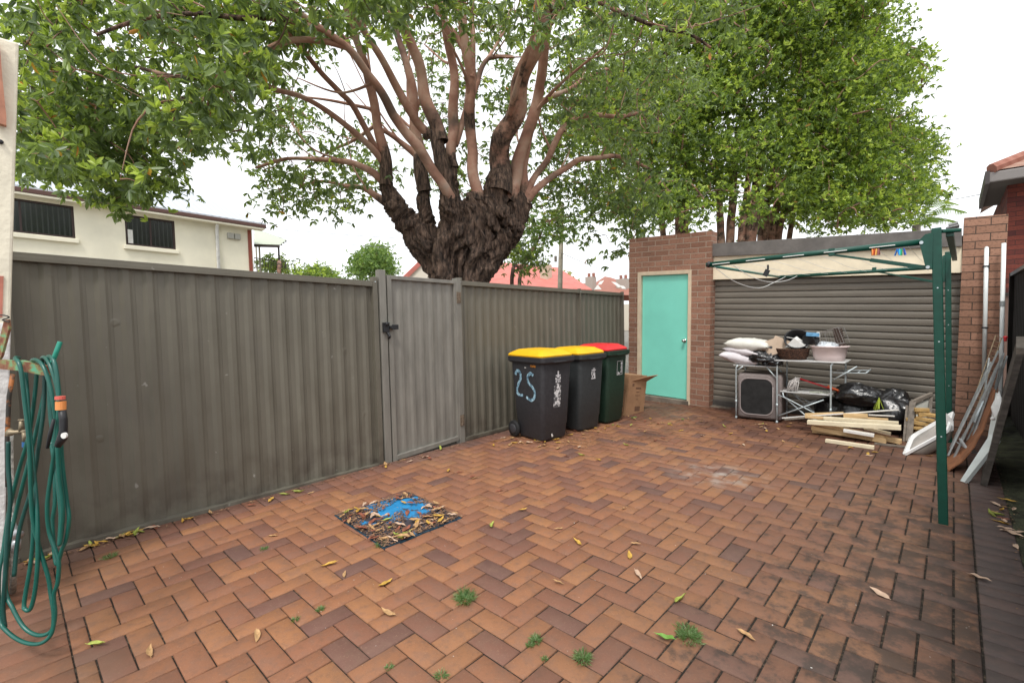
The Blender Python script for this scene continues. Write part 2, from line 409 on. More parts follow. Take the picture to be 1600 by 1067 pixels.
# ------------------------------------------------------------------ steel fences and gate
def sheet(mb, y0, y1, z0a, z0b, z1a, z1b, X, pitch=.133, dep=.015, nrm=1):
    prof = [(0, 0), (.30, .05), (.50, 1), (.74, .95), (.86, .35), (.97, .15)]
    pts = []
    k = math.floor(y0/pitch)
    while k*pitch < y1:
        for a_, h in prof:
            yy = (k+a_)*pitch
            if y0 <= yy <= y1: pts.append((yy, h*dep))
        k += 1
    pts = [(y0, pts[0][1])]+pts+[(y1, pts[-1][1])]
    nz = 10
    for j in range(len(pts)-1):
        (ya, ha), (yb, hb) = pts[j], pts[j+1]
        if yb-ya < 1e-6: continue
        for q in range(nz):
            def PP(yy, h, tt):
                s_ = (yy-y0)/(y1-y0); zb = z0a+(z0b-z0a)*s_; zt = z1a+(z1b-z1a)*s_; z = zb+(zt-zb)*tt
                return (X+h*nrm+.004*mnoise.noise(Vector((yy*1.5, z*1.5, 0))), yy, z)
            mb.quad(PP(ya, ha, q/nz), PP(yb, hb, q/nz), PP(yb, hb, (q+1)/nz), PP(ya, ha, (q+1)/nz))
FX = -4.30
def fence_run(y0, y1, zb0, zb1, zt0, zt1, posts, label, sheets):
    t = thing('metal_fence', (FX, (y0+y1)/2, 0), label, 'fence', 'grey corrugated fence runs')
    for (a_, b_) in sheets:
        f = lambda yy, p, q: p+(q-p)*(yy-y0)/(y1-y0)
        mb = MB(); sheet(mb, a_, b_, f(a_, zb0, zb1)+.02, f(b_, zb0, zb1)+.02, f(a_, zt0, zt1)-.02, f(b_, zt0, zt1)-.02, FX-.015)
        obj('fence_panel', mb, M_fence, t)
        mb = MB(); A = (FX, a_, f(a_, zt0, zt1)-.024); B = (FX, b_, f(b_, zt0, zt1)-.024); mb.beam(A, B, .058, .03); 
        mb.beam((FX+.022, a_, A[2]-.024), (FX+.022, b_, B[2]-.024), .016, .032); obj('top_rail', mb, M_fence, t, bevel=.003)
        mb = MB(); A = (FX+.004, a_, f(a_, zb0, zb1)+.028); B = (FX+.004, b_, f(b_, zb0, zb1)+.028); mb.beam(A, B, .07, .035)
        mb.beam((FX+.012, a_, A[2]-.03), (FX+.012, b_, B[2]-.03), .045, .03); obj('bottom_rail', mb, M_fence, t, bevel=.003)
    for (yy, zt, ww) in posts:
        mb = MB(); mb.box(FX-.025, FX+.035, yy-ww/2, yy+ww/2, -.05, zt); p = obj('fence_post', mb, M_fence, t, bevel=.003)
        mb = MB(); mb.tube([(FX+.034, yy, zt-.05), (FX+.040, yy, zt-.05)], .006, 8); obj('screw', mb, M_galv, p)
    return t
fence_run(-1.0, 2.60, .0, -.03, 1.99, 1.875, [(.02, 2.01, .055), (2.575, 1.91, .05)], 'long dark grey corrugated steel fence between cream wall end and gate', [(-1.0, .0), (.045, 2.55)])
fence_run(3.70, 7.49, .0, -.0, 1.93, 1.872, [(3.705, 1.955, .05), (6.17, 1.90, .02), (7.48, 1.885, .02)], 'grey corrugated steel fence behind the wheelie bins', [(3.73, 6.155), (6.185, 7.47)])
gt = thing('gate', (FX, 3.1, 0), 'lighter grey corrugated steel gate with black latch in the fence', 'gate')
mb = MB(); sheet(mb, 2.76, 3.60, .02, .06, 1.90, 1.885, FX+.012, dep=.010); obj('gate_panel', mb, M_gate, gt)
mb = MB(); mb.beam((FX+.025, 2.735, -.01), (FX+.025, 2.735, 1.935), .035, .05, (0, 1, 0)); mb.beam((FX+.025, 3.62, .04), (FX+.025, 3.62, 1.91), .03, .05, (0, 1, 0))
mb.beam((FX+.027, 2.755, 1.912), (FX+.027, 3.60, 1.895), .05, .04); mb.beam((FX+.027, 2.755, .03), (FX+.027, 3.60, .065), .05, .05)
obj('gate_frame', mb, M_gate, gt, bevel=.003)
for yy, zt in ((2.655, 1.985), (3.665, 1.945)):
    mb = MB(); mb.box(FX-.03, FX+.045, yy-.037, yy+.037, -.05, zt); obj('gate_post', mb, M_gate, gt, bevel=.004)
for z in (.27, 1.72):
    mb = MB(); mb.box(FX+.046, FX+.052, 3.630, 3.652, z-.065, z+.065); mb.box(FX+.046, FX+.052, 3.662, 3.69, z-.065, z+.065)
    mb.tube([(FX+.055, 3.657, z-.06), (FX+.055, 3.657, z+.06)], .008, 8)
    for q in (-.04, 0, .04): mb.ball((FX+.054, 3.642, z+q), .006, 6); mb.ball((FX+.054, 3.676, z+q), .006, 6)
    obj('hinge', mb, mat('rusty_hinge', (.16, .12, .085), .7, .4, 60), gt)
mb = MB(); mb.box(FX+.048, FX+.075, 2.63, 2.70, 1.35, 1.45); mb.box(FX+.05, FX+.09, 2.70, 2.76, 1.385, 1.415); mb.tube([(FX+.06, 2.68, 1.35), (FX+.085, 2.69, 1.31), (FX+.06, 2.70, 1.29)], .014, 8)
mb.ball((FX+.08, 2.665, 1.435), .022, 8); mb.beam((FX+.085, 2.72, 1.40), (FX+.095, 2.79, 1.40), .012, .05); obj('latch', mb, M_dark, gt, bevel=.004)

# ------------------------------------------------------------------ garage
def G(x, y, z): return Vector((x+.018*z, y, z-.038*(x+2.8)))
def gface(mb, x0, x1, z0, z1, y):
    mb.quad(G(x0, y, z0), G(x1, y, z0), G(x1, y, z1), G(x0, y, z1), [(x0, z0), (x1, z0), (x1, z1), (x0, z1)])
def gside(mb, x, y0, y1, z0, z1):
    mb.quad(G(x, y0, z0), G(x, y1, z0), G(x, y1, z1), G(x, y0, z1), [(y0+x, z0), (y1+x, z0), (y1+x, z1), (y0+x, z1)])
def gbox(mb, x0, x1, y0, y1, z0, z1):
    mb.hexa([G(x0, y0, z0), G(x1, y0, z0), G(x1, y1, z0), G(x0, y1, z0), G(x0, y0, z1), G(x1, y0, z1), G(x1, y1, z1), G(x0, y1, z1)])
ga = thing('garage', (-2, 7.5, 0), 'brown brick garage with turquoise side door and grey roller door', 'garage')
WL, WR, WT, WY = -4.205, -2.800, 2.735, 7.5
DL, DR, DT = -4.030, -3.098, 2.155
mb = MB()
gface(mb, WL, DL, -.12, DT, WY); gface(mb, DR, WR, -.12, DT, WY); gface(mb, WL, WR, DT, WT, WY)
gside(mb, WL, WY, WY+.24, -.12, WT); gside(mb, WR, WY, WY+.24, -.12, WT); gside(mb, DL, WY, WY+.24, -.12, DT); gside(mb, DR, WY, WY+.24, -.12, DT)
mb.quad(G(WL, WY, WT), G(WR, WY, WT), G(WR, WY+.24, WT), G(WL, WY+.24, WT), [(WL, 0), (WR, 0), (WR, .24), (WL, .24)])
mb.quad(G(WL, WY+.24, -.12), G(WR, WY+.24, -.12), G(WR, WY+.24, WT), G(WL, WY+.24, WT), [(WL, -.12), (WR, -.12), (WR, WT), (WL, WT)])
obj('brick_wall', mb, M_brick, ga)
mb = MB(); gside(mb, WL+.03, WY+.24, 13, -.12, 2.3); obj('side_wall', mb, M_brick, ga)
M_frame = mat('cream_door_frame', (.62, .50, .36), .6, .08, 9)
mb = MB(); gbox(mb, DL, DL+.062, WY-.022, WY+.12, -.02, DT); gbox(mb, DR-.05, DR, WY-.022, WY+.12, -.02, DT); gbox(mb, DL+.062, DR-.05, WY-.02, WY+.12, DT-.062, DT)
obj('door_frame', mb, M_frame, ga, bevel=.003)
mb = MB(); gbox(mb, DL+.066, DR-.054, WY+.035, WY+.075, .062, DT-.066); dr = obj('door', mb, mat('turquoise_gloss_paint', (.225, .70, .565), .38, .05, 1.5, .05, 3), ga, bevel=.002)
k = G(DR-.115, WY+.02, 1.02); mb = MB(); mb.tube([k+Vector((0, .02, 0)), k+Vector((0, -.03, 0))], [.012, .012], 12); mb.ball(k+Vector((0, -.045, 0)), .027, 14, (1, .8, 1)); mb.tube([k+Vector((0, .014, 0)), k+Vector((0, .006, 0))], .03, 16)
obj('door_knob', mb, mat('chrome', (.6, .58, .55), .2, metal=1), dr, smooth=True)
M_conc = mat('stained_concrete', (.17, .14, .11), .9, .35, 7, .5)
mb = MB(); gbox(mb, DL+.02, DR-.02, WY-.055, WY+.14, -.06, .052); obj('door_sill', mb, M_conc, ga, bevel=.006)
# roller door
RY = 7.70; mb = MB(); per = .0905; z = .085
prof = [(0, .0), (.05, -.008), (.4, -.011), (.72, -.010), (.80, -.006), (.85, .010), (.95, .010), (1, 0)]
nxs = 8; row = []
zz = .085
while zz < 2.12:
    for a_, h in prof[:-1]: row.append((zz+a_*per, h))
    zz += per
for j in range(len(row)-1):
    for i in range(nxs):
        xa = WR-.03+(2.87)*i/nxs; xb = WR-.03+2.87*(i+1)/nxs
        def RP(x, r): return G(x, RY+r[1]*1.25, r[0])
        mb.quad(RP(xa, row[j]), RP(xb, row[j]), RP(xb, row[j+1]), RP(xa, row[j+1]))
obj('roller_door', mb, mat('roller_door_steel', (.175, .154, .126), .45, .10, 2, .06, 6, stretch=(.6, 1, 3)), ga)
mb = MB(); gbox(mb, WR-.02, .05, RY-.04, RY+.01, .0, .095); obj('bottom_rail', mb, mat('roller_rail', (.07, .062, .055), .6, .2), ga, bevel=.004)
mb = MB(); gbox(mb, WR, .05, 7.52, 7.9, -.1, .012); obj('garage_slab', mb, M_conc, ga, bevel=.01)
# cream beam and dark fascia over the door
def qbox(mb, pts, dep):
    pts = [Vector(p) for p in pts]; e = Vector((0, dep, 0)); mb.hexa([pts[0], pts[1], pts[1]+e, pts[0]+e, pts[3], pts[2], pts[2]+e, pts[3]+e])
mb = MB(); qbox(mb, [aY(1110, 437, 7.6), aY(1503, 426, 7.6), aY(1503, 378, 7.6), aY(1110, 396, 7.6)], .09); obj('lintel_beam', mb, mat('cream_painted_beam', (.80, .70, .52), .6, .08, 5), ga)
mb = MB(); 
for yy in (405, 411): pass
qbox(mb, [aY(1110, 401, 7.55), aY(1503, 385, 7.55), aY(1503, 356.5, 7.55), aY(1110, 381, 7.55)], .2); fa = obj('fascia', mb, mat('grey_fascia', (.135, .122, .112), .6, .18, 6, .15), ga, bevel=.004)
mb = MB(); gbox(mb, WL+.2, .35, 7.78, 13, 2.30, 2.42); obj('flat_roof', mb, mat('roof_sheet', (.2, .19, .18), .6), ga)
mb = MB(); mb.beam(aY(1478, 358, 7.75), aY(1499, 353, 7.75), .25, .015); mb.beam(aY(1482, 353, 7.9), aY(1497, 349, 7.9), .2, .02); obj('roof_flashing', mb, mat('lead_flashing', (.3, .3, .3), .5, .2), ga)
# brick pier
PX0, PX1, PT = .018, .372, 2.60
mb = MB(); gface(mb, PX0, PX1, -.15, PT, 7.58); gside(mb, PX0, 7.58, 7.95, -.15, PT); gside(mb, PX1, 7.58, 7.95, -.15, PT); gface(mb, PX0, PX1, -.15, PT, 7.95)
mb.quad(G(PX0, 7.58, PT), G(PX1, 7.58, PT), G(PX1, 7.95, PT), G(PX0, 7.95, PT), [(0, 0), (.35, 0), (.35, .37), (0, .37)])
obj('brick_pier', mb, M_brickp, ga)

# ------------------------------------------------------------------ right hand fence
t = thing('side_fence', (.55, 4, 0), 'dark steel boundary fence at the right edge beside the mossy strip', 'fence')
M_df = mat('dark_brown_steel', (.05, .045, .04), .6, .15, 4)
mb = MB(); sheet(mb, 1.0, 9.0, .0, .0, 1.86, 1.86, .575, nrm=-1, pitch=.19); obj('fence_panel', mb, M_df, t)
mb = MB(); mb.beam((.555, 1, 1.88), (.555, 9.05, 1.88), .06, .045); obj('top_rail', mb, mat('rail_bronze', (.16, .14, .12), .5), t, bevel=.003)
for yy in (1.5, 3.9, 6.3, 9.02):
    mb = MB(); mb.box(.52, .575, yy-.03, yy+.03, -.02, 1.90); obj('fence_post', mb, M_df, t, bevel=.003)
t = thing('back_fence', (.6, 9.6, 0), 'narrow brown panel fence glimpsed between brick pier and side fence', 'fence')
mb = MB(); mb.box(.40, 1.2, 9.58, 9.62, -.03, 1.62); obj('fence_panel', mb, mat('brown_panel', (.19, .12, .095), .7, .15, 6), t)
mb = MB(); mb.box(.38, 1.2, 9.56, 9.64, 1.62, 1.66); obj('top_rail', mb, M_df, t)

# ------------------------------------------------------------------ wheelie bins
def rrect(hx, hy, r, n=5, cx=0, cy=0):
    out = []
    for (sx, sy, a0) in ((1, 1, 0), (-1, 1, 90), (-1, -1, 180), (1, -1, 270)):
        for k in range(n+1):
            a = R_(a0+90*k/n); out.append((cx+sx*(hx-r)+r*math.cos(a), cy+sy*(hy-r)+r*math.sin(a)))
    return out
def loft(mb, rings, cap0=True, cap1=True):
    i0 = len(mb.v); n = len(rings[0])
    for r in rings: mb.v += [tuple(p) for p in r]
    for j in range(len(rings)-1):
        for q in range(n):
            a = i0+j*n+q; b_ = i0+j*n+(q+1) % n; mb.f.append((a, b_, b_+n, a+n)); mb.uv.append(None)
    if cap0: mb.f.append(tuple(i0+q for q in range(n))[::-1]); mb.uv.append(None)
    if cap1: mb.f.append(tuple(i0+(len(rings)-1)*n+q for q in range(n))); mb.uv.append(None)
def wheelie_bin(loc, yaw, mbody, mlid, label, H=1.0, W=.48, D=.55, tilt=0):
    t = thing('wheelie_bin', loc, label, 'wheelie bin', 'council wheelie bins along the fence')
    L = Matrix.Translation(loc) @ Matrix.Rotation(R_(yaw), 4, 'Z')
    def T(pts, z): return [L @ Vector((x, y, z)) for x, y in pts]
    mb = MB()                                  # +x is the front
    hx0, hy0, hx1, hy1 = D*.36, W*.40, D*.47, W*.475
    R = []
    for z, f, gx in ((.02, 0, -.012), (.05, .03, 0), (.17, .17, 0), (.185, .18, .006), (.5, .5, .006), (.86, .9, .004), (.90, .94, .0)):
        hx = hx0+(hx1-hx0)*f+gx; hy = hy0+(hy1-hy0)*f+gx; R.append(T(rrect(hx, hy, .055), z*H))
    loft(mb, R); obj('body', mb, mbody, t, smooth=True).modifiers.new('s', 'EDGE_SPLIT').split_angle = R_(40)
    mb = MB(); rim = [T(rrect(hx1+.012, hy1+.012, .05), .885*H), T(rrect(hx1+.035, hy1+.028, .045), .905*H), T(rrect(hx1+.038, hy1+.030, .045), .955*H), T(rrect(hx1+.015, hy1+.012, .045), .958*H)]
    loft(mb, rim); mb.box(hx1+.01, hx1+.05, -W*.2, W*.2, .90*H, .915*H, L)
    obj('rim', mb, mbody, t, bevel=.003)
    mb = MB(); lx, ly = hx1+.02, hy1+.022
    lid = [T(rrect(lx, ly, .05, cx=-.02), .960*H), T(rrect(lx+.004, ly+.004, .05, cx=-.02), .975*H), T(rrect(lx-.015, ly-.012, .05, cx=-.02), .995*H), T(rrect(lx-.07, ly-.05, .06, cx=-.02), 1.022*H), T(rrect(lx-.09, ly-.08, .06, cx=-.01), 1.036*H), T(rrect(lx-.15, ly-.13, .05, cx=-.01), 1.042*H)]
    loft(mb, lid); l = obj('lid', mb, mlid, t, smooth=True); l.modifiers.new('s', 'EDGE_SPLIT').split_angle = R_(50)
    mb = MB(); mb.tube([L @ Vector((-hx1-.045, -W*.36, .965*H)), L @ Vector((-hx1-.045, W*.36, .965*H))], .014, 8)
    for q in (-.3, .3): mb.beam(L @ Vector((-hx1+.01, q*W, .955*H)), L @ Vector((-hx1-.05, q*W, .968*H)), .05, .018)
    obj('handle', mb, mlid if False else mbody, t)
    mb = MB(); mb.tube([L @ Vector((-hx0-.01, -W*.5, .11)), L @ Vector((-hx0-.01, W*.5, .11))], .011, 8); obj('axle', mb, M_dark, t)
    for sgn in (-1, 1):
        c = Vector((-hx0-.01, sgn*(W*.5-.005), .105)); mb = MB()
        rr = [(.030, .020), (.085, .020), (.100, .012), (.104, 0), (.100, -.012), (.085, -.02), (.030, -.02)]
        loft(mb, [[L @ (c+Vector((r*math.cos(a), w_*1.2, r*math.sin(a)))) for a in [2*math.pi*k/28 for k in range(28)]] for r, w_ in rr])
        wh = obj('wheel', mb, mat('tyre_rubber', (.014, .014, .015), .75), t, smooth=True)
        mb = MB(); loft(mb, [[L @ (c+Vector((r*math.cos(a), w_, r*math.sin(a)))) for a in [2*math.pi*k/20 for k in range(20)]] for r, w_ in ((.06, sgn*.02), (.062, sgn*.028), (.045, sgn*.03), (.02, sgn*.036), (.008, sgn*.037))])
        obj('hub', mb, mat('hub_plastic', (.045, .045, .05), .5), wh, smooth=True)
    t['_L'] = 1; del t['_L']
    return t, L, (hx0, hy0, hx1, hy1)
M_b1 = mat('charcoal_bin_plastic', (.034, .034, .038), .55, .15, 30, .15, 60)
M_b2 = mat('slate_bin_plastic', (.036, .041, .043), .55, .15, 30, .15, 60)
M_b3 = mat('dark_green_bin_plastic', (.016, .040, .026), .5, .15, 30, .15, 60)
M_ylid = mat('yellow_lid_plastic', (.85, .46, .012), .42, .06, 8)
M_rlid = mat('red_lid_plastic', (.70, .03, .035), .42, .06, 8)
b1, L1, d1 = wheelie_bin((-3.68, 4.45, 0), -9, M_b1, M_ylid, 'charcoal wheelie bin with yellow lid and pale blue sprayed 25, nearest the gate', H=1.045, D=.64, W=.50)
b2, L2, d2 = wheelie_bin((-3.62, 5.12, 0), -8, M_b2, M_ylid, 'slate grey wheelie bin with yellow lid, middle of the three bins', H=1.03, D=.58)
b3, L3, d3 = wheelie_bin((-3.60, 5.69, 0), -3, M_b3, M_rlid, 'dark green wheelie bin with red lid', H=1.04, D=.58)
def side_pt(L, d, u, z, off=.0018, face='side', H=1.0):
    f = min(1, z/.9); hx = d[0]+(d[2]-d[0])*f+.006; hy = d[1]+(d[3]-d[1])*f+.006
    if face == 'side': return L @ Vector((u, -hy-off, z))
    return L @ Vector((hx+off, u, z))
def stroke(pts, L, d, w_, face='side', name=None):
    # a painted stroke: ribbon 1 mm proud of the plastic, ragged width
    sm = []
    for i in range(len(pts)-1):
        p0 = Vector(pts[max(i-1, 0)]); p1 = Vector(pts[i]); p2 = Vector(pts[i+1]); p3 = Vector(pts[min(i+2, len(pts)-1)])
        for k in range(6):
            t = k/6; sm.append(.5*((2*p1)+(-p0+p2)*t+(2*p0-5*p1+4*p2-p3)*t*t+(-p0+3*p1-3*p2+p3)*t*t*t))
    sm.append(Vector(pts[-1])); return sm
def ribbon(mb, pts, L, d, w_, face='side', off=.0018):
    sm = stroke(pts, L, d, w_); pr = None
    for i, p in enumerate(sm):
        t = (sm[min(i+1, len(sm)-1)]-sm[max(i-1, 0)]).normalized(); nn = Vector((-t.y, t.x)); ww = w_*(1+random.uniform(-.18, .18))*(.7 if i in (0, len(sm)-1) else 1)
        a = side_pt(L, d, *(p+nn*ww/2), off, face); b_ = side_pt(L, d, *(p-nn*ww/2), off, face)
        if pr: mb.quad(pr[0], pr[1], b_, a)
        pr = (a, b_)
def spray_mat():
    m, bs = newmat('pale_blue_spray_paint', .7, .3); tc = N(m, 'ShaderNodeTexCoord')
    n1 = noi(m, tc.outputs['Object'], 28, 4, .6)
    link(m, ramp(m, [(.34, (.045, .07, .10)), (.46, (.16, .30, .40)), (.62, (.42, .62, .72))], n1).outputs[0], bs.inputs['Base Color']); return m
M_spray = spray_mat()
mb = MB(); ribbon(mb, [(-.20, .775), (-.165, .825), (-.115, .81), (-.10, .745), (-.15, .665), (-.18, .60), (-.175, .545), (-.13, .53), (-.075, .535)], L1, d1, .036)
obj('painted_digit', mb, M_spray, b1)
mb = MB(); ribbon(mb, [(.135, .79), (.085, .81), (.035, .77), (.04, .70), (.10, .655), (.145, .60), (.135, .53), (.07, .49), (-.015, .52)], L1, d1, .036)
obj('painted_digit', mb, M_spray, b1)
mb = MB()
for i, p in enumerate([(.10, .90), (.125, .895), (.15, .90), (.17, .895)]): ribbon(mb, [(p[0]-.006, p[1]-.012), (p[0]+.006, p[1]+.012), (p[0]+.01, p[1]-.01)], L1, d1, .009)
obj('orange_mark', mb, mat('orange_paint', (.45, .17, .02), .6), b1)
mb = MB(); ribbon(mb, [(-.02, .872), (-.005, .874), (.012, .872)], L1, d1, .009); obj('small_white_tag', mb, M_white, b1)
# worn white sticker with blotches, crest above
def blot_mat():
    m, bs = newmat('worn_white_sticker', .6, .3); tc = N(m, 'ShaderNodeTexCoord')
    n1 = noi(m, tc.outputs['Object'], 24, 2, .5); n2 = noi(m, tc.outputs['Object'], 90, 2, .5)
    c = ramp(m, [(.46, (.09, .09, .095)), (.50, (.2, .2, .2)), (.54, (.70, .70, .70))], n1).outputs[0]
    link(m, mixc(m, mrange(m, n2, .52, .6, 0, .5), c, (.16, .16, .17)), bs.inputs['Base Color']); return m
M_blot = blot_mat()
def decal(mb, L, d, u0, u1, z0, z1, off=.0015):
    mb.quad(side_pt(L, d, u0, z0, off, 'f'), side_pt(L, d, u1, z0, off, 'f'), side_pt(L, d, u1, z1, off, 'f'), side_pt(L, d, u0, z1, off, 'f'))
mb = MB(); decal(mb, L1, d1, -.055, .055, .40, .66); decal(mb, L1, d1, -.03, .04, .66, .69); obj('sticker', mb, M_blot, b1)
mb = MB(); M_mark = mat('white_mark', (.62, .62, .63), .6)
for (u0, u1, z0, z1) in ((-.008, .014, .79, .835), (-.035, .042, .776, .79), (-.012, .02, .755, .776), (-.04, -.02, .735, .76), (.028, .046, .735, .765), (-.03, .038, .728, .74), (-.034, -.012, .70, .722), (.0, .016, .70, .722), (.026, .042, .70, .722)): decal(mb, L1, d1, u0, u1, z0, z1, .0022)
obj('crest_mark', mb, M_mark, b1)
mb = MB(); ribbon(mb, [(-.07, .095), (-.062, .075), (-.05, .06)], L1, d1, .022, 'f', .003); obj('white_scratch', mb, M_white, b1)
mb = MB()
for (u0, u1, z0, z1) in ((-.02, .06, .775, .787), (.006, .016, .75, .81), (.03, .04, .75, .81), (-.02, -.005, .72, .765), (.012, .05, .71, .745), (-.02, .06, .668, .682), (-.01, .01, .69, .715), (.03, .055, .682, .71)): decal(mb, L2, d2, u0, u1, z0, z1)
obj('white_marking', mb, M_mark, b2)
mb = MB()
for (u0, u1, z0, z1) in ((.0, .135, .845, .851), (.0, .135, .66, .666), (.0, .006, .66, .85), (.129, .135, .66, .85), (.085, .12, .80, .83), (.09, .115, .77, .79), (.085, .12, .745, .762), (.095, .115, .715, .735), (.085, .12, .69, .705), (.02, .05, .67, .70), (.058, .075, .672, .69)): decal(mb, L3, d3, u0-.03, u1-.03, z0, z1)
obj('white_marking', mb, M_mark, b3)

# ------------------------------------------------------------------ cardboard box beside the green bin
M_card = mat('brown_cardboard', (.36, .205, .11), .85, .1, 7, .1)
M_cardd = mat('cardboard_print', (.16, .085, .05), .85, .15, 30)
bx = thing('cardboard_box', (-3.58, 6.38, 0), 'leaning brown cardboard box with open flap beside the green bin', 'box')
LB = Matrix.Translation((-3.78, 6.14, .015)) @ Matrix.Rotation(R_(-4), 4, 'Z') @ Matrix.Rotation(R_(-7), 4, 'X') @ Matrix.Rotation(R_(3), 4, 'Y')
BX0, BX1, BY0, BY1, BH = -.0, .30, .0, .48, .60
mb = MB(); th = .006
mb.box(BX0, BX1, BY0, BY0+th, 0, BH, LB); mb.box(BX0, BX1, BY1-th, BY1, 0, BH, LB); mb.box(BX0, BX0+th, BY0+th, BY1-th, 0, BH, LB); mb.box(BX1-th, BX1, BY0+th, BY1-th, 0, BH, LB); mb.box(BX0+th, BX1-th, BY0+th, BY1-th, 0, th, LB)
mb.box(BX0, BX1, BY0, BY1, BH, BH+th, LB); obj('box_shell', mb, M_card, bx)
mb = MB(); mb.hexa([LB @ Vector(q) for q in ((BX1-.002, BY0+.05, BH-.09), (BX1-.002, BY1, BH-.085), (BX1-.002, BY1, BH-.08), (BX1-.002, BY0+.05, BH-.085), (BX1+.06, BY1-.12, BH-.01), (BX1+.12, BY1+.1, BH+.03), (BX1+.115, BY1+.1, BH+.037), (BX1+.055, BY1-.12, BH-.003))]); obj('flap', mb, M_card, bx)
mb = MB(); 
for (a_, b_, c_, d_) in ((.05, .26, .04, .38), (.03, .15, .46, .54)):
    for (z0, z1, x0, x1) in ((c_, c_+.006, a_, b_), (d_-.006, d_, a_, b_), (c_, d_, a_, a_+.006), (c_, d_, b_-.006, b_)): mb.box(x0, x1, BY0-.0015, BY0-.0005, z0, z1, LB)
    for k in range(9): mb.box(a_+.015, b_-.015, BY0-.0015, BY0-.0005, c_+.015+k*(d_-c_-.03)/9, c_+.02+k*(d_-c_-.03)/9, LB)
for (y0, y1, z0, z1) in ((.2, .34, .40, .425), (.22, .30, .35, .36), (.2, .33, .30, .308), (.22, .36, .07, .14), (.23, .29, .24, .248), (.1, .15, .44, .48)): mb.box(BX1+.0005, BX1+.0015, y0, y1, z0, z1, LB)
obj('printing', mb, M_cardd, bx)

# ------------------------------------------------------------------ folding camp kitchen table by the roller door
TY = 6.9
tb = thing('camp_table', (-1.4, 7.0, 0), 'folding galvanised camp kitchen table with wings in front of roller door', 'table')
X1, X2, X3 = -2.20, -1.69, -1.095
TZ = .825
def shz(x): return 0
M_top = mat('grey_table_top', (.55, .55, .54), .5, .1, 10)
mb = MB(); mb.box(-1.72, -.95, TY-.02, TY+.42, TZ, TZ+.014); obj('table_top', mb, M_top, tb, bevel=.003)
mb = MB(); mb.box(-2.24, -1.70, TY+.0, TY+.40, .735, .747); obj('wing_shelf', mb, M_top, tb, bevel=.003)
mb = MB(); mb.box(-1.66, -1.10, TY+.02, TY+.40, .415, .427); obj('lower_shelf', mb, M_top, tb, bevel=.003)
for (x, y, zt) in ((X1, TY, .74), (X2, TY, TZ), (X3, TY, TZ), (X1, TY+.4, .74), (X2+.02, TY+.42, TZ), (X3+.09, TY+.42, TZ)):
    mb = MB(); mb.tube([(x, y, 0), (x, y, .25), (x, y, zt-.03), (x+(.02 if x > X3-.05 else (.02 if x < -2 else .015)), y, zt)], .011, 8)
    mb.tube([(x, y, .22), (x, y, .26)], .014, 8); mb.tube([(x, y, 0), (x, y, .03)], .015, 8); obj('leg', mb, M_galv, tb, smooth=True)
BR = []
for y in (TY+.01, TY+.41):
    BR += [([(X2, y, .09), (-1.17, y, .36)], .009), ([(X2+.06, y+.02, .41), (X2+.07, y+.02, .36), (-1.35, y+.02, .12), (-1.2, y+.02, .08)], .009), ([(X2, y, .38), (X2+.13, y, .33), (-1.24, y, .17), (X3, y, .07)], .006), ([(X1, y, .66), (X1+.09, y, .735)], .009), ([(X2, y, .58), (X2-.13, y, .74)], .009)]
BR.append(([(X1, TY, .742), (X1, TY+.4, .742)], .009))
for pts, r in BR:
    mb = MB(); mb.tube(pts, r, 8); obj('brace', mb, M_galv, tb, smooth=True)
mb = MB()
for y in (TY+.05, TY+.38): mb.tube([(X3, y, .70), (-.76, y, .715), (-.74, y, .73)], .008, 6); mb.tube([(X3, y, .60), (-.88, y, .76)], .009, 6)
mb.tube([(-.745, TY+.05, .725), (-.745, TY+.38, .725)], .008, 6); mb.tube([(X3, TY+.2, .69), (-.79, TY+.2, .70)], .006, 6); mb.tube([(-.84, TY+.05, .71), (-.84, TY+.38, .71)], .006, 6)
obj('side_rack', mb, M_galv, tb, smooth=True)

def cushion(name, c, sx, sy, sz, rot, m, label, cat, group=None, seed=0, parent=None, wr=.02, pw=.45):
    L = Matrix.Translation(c) @ rot; nn = 18; mb = MB(); idx = {}
    def P(u, v, s):
        # pillow: superellipse outline, puffed middle, pinched corners
        ex = (1-abs(u)**2.6)**pw*(1-abs(v)**2.6)**pw
        k = 1-.13*(1-abs(u*v))*0-.10*(abs(u)**3*(1-abs(v))+abs(v)**3*(1-abs(u)))
        wv = wr*mnoise.noise(Vector((u*2.2+seed, v*2.6, s*3)))+wr*.5*mnoise.noise(Vector((u*6+seed, v*6, s*3+4)))
        return L @ Vector((u*sx*k, v*sy*k, s*(sz*ex+wv*min(1, ex*2)) ))
    for s in (1, -1):
        for i in range(nn):
            for j in range(nn):
                u0, u1, v0, v1 = [-1+2*q/nn for q in (i, i+1, j, j+1)]
                mb.quad(P(u0, v0, s), P(u1, v0, s), P(u1, v1, s), P(u0, v1, s))
    o = obj(name, mb, m, parent, smooth=True, origin=c if parent is None else None)
    bm = bmesh.new(); bm.from_mesh(o.data); bmesh.ops.remove_doubles(bm, verts=bm.verts, dist=1e-4); bmesh.ops.recalc_face_normals(bm, faces=bm.faces); bm.to_mesh(o.data); bm.free()
    if label: tag(o, label, cat, group)
    return o
M_pil = mat('off_white_cotton', (.68, .665, .60), .9, .06, 8, .25, 25)
M_pil2 = mat('pinkish_white_cotton', (.66, .62, .64), .9, .05, 8, .25, 25)
RX = lambda a: Matrix.Rotation(R_(a), 4, 'X'); RYm = lambda a: Matrix.Rotation(R_(a), 4, 'Y'); RZ = lambda a: Matrix.Rotation(R_(a), 4, 'Z')
cushion('pillow', (-2.19, 7.06, .835), .26, .20, .075, RYm(12) @ RZ(8), M_pil2, 'lowest pinkish white pillow in the stack on the table wing', 'pillow', 'pillows piled on the camp table', 1)
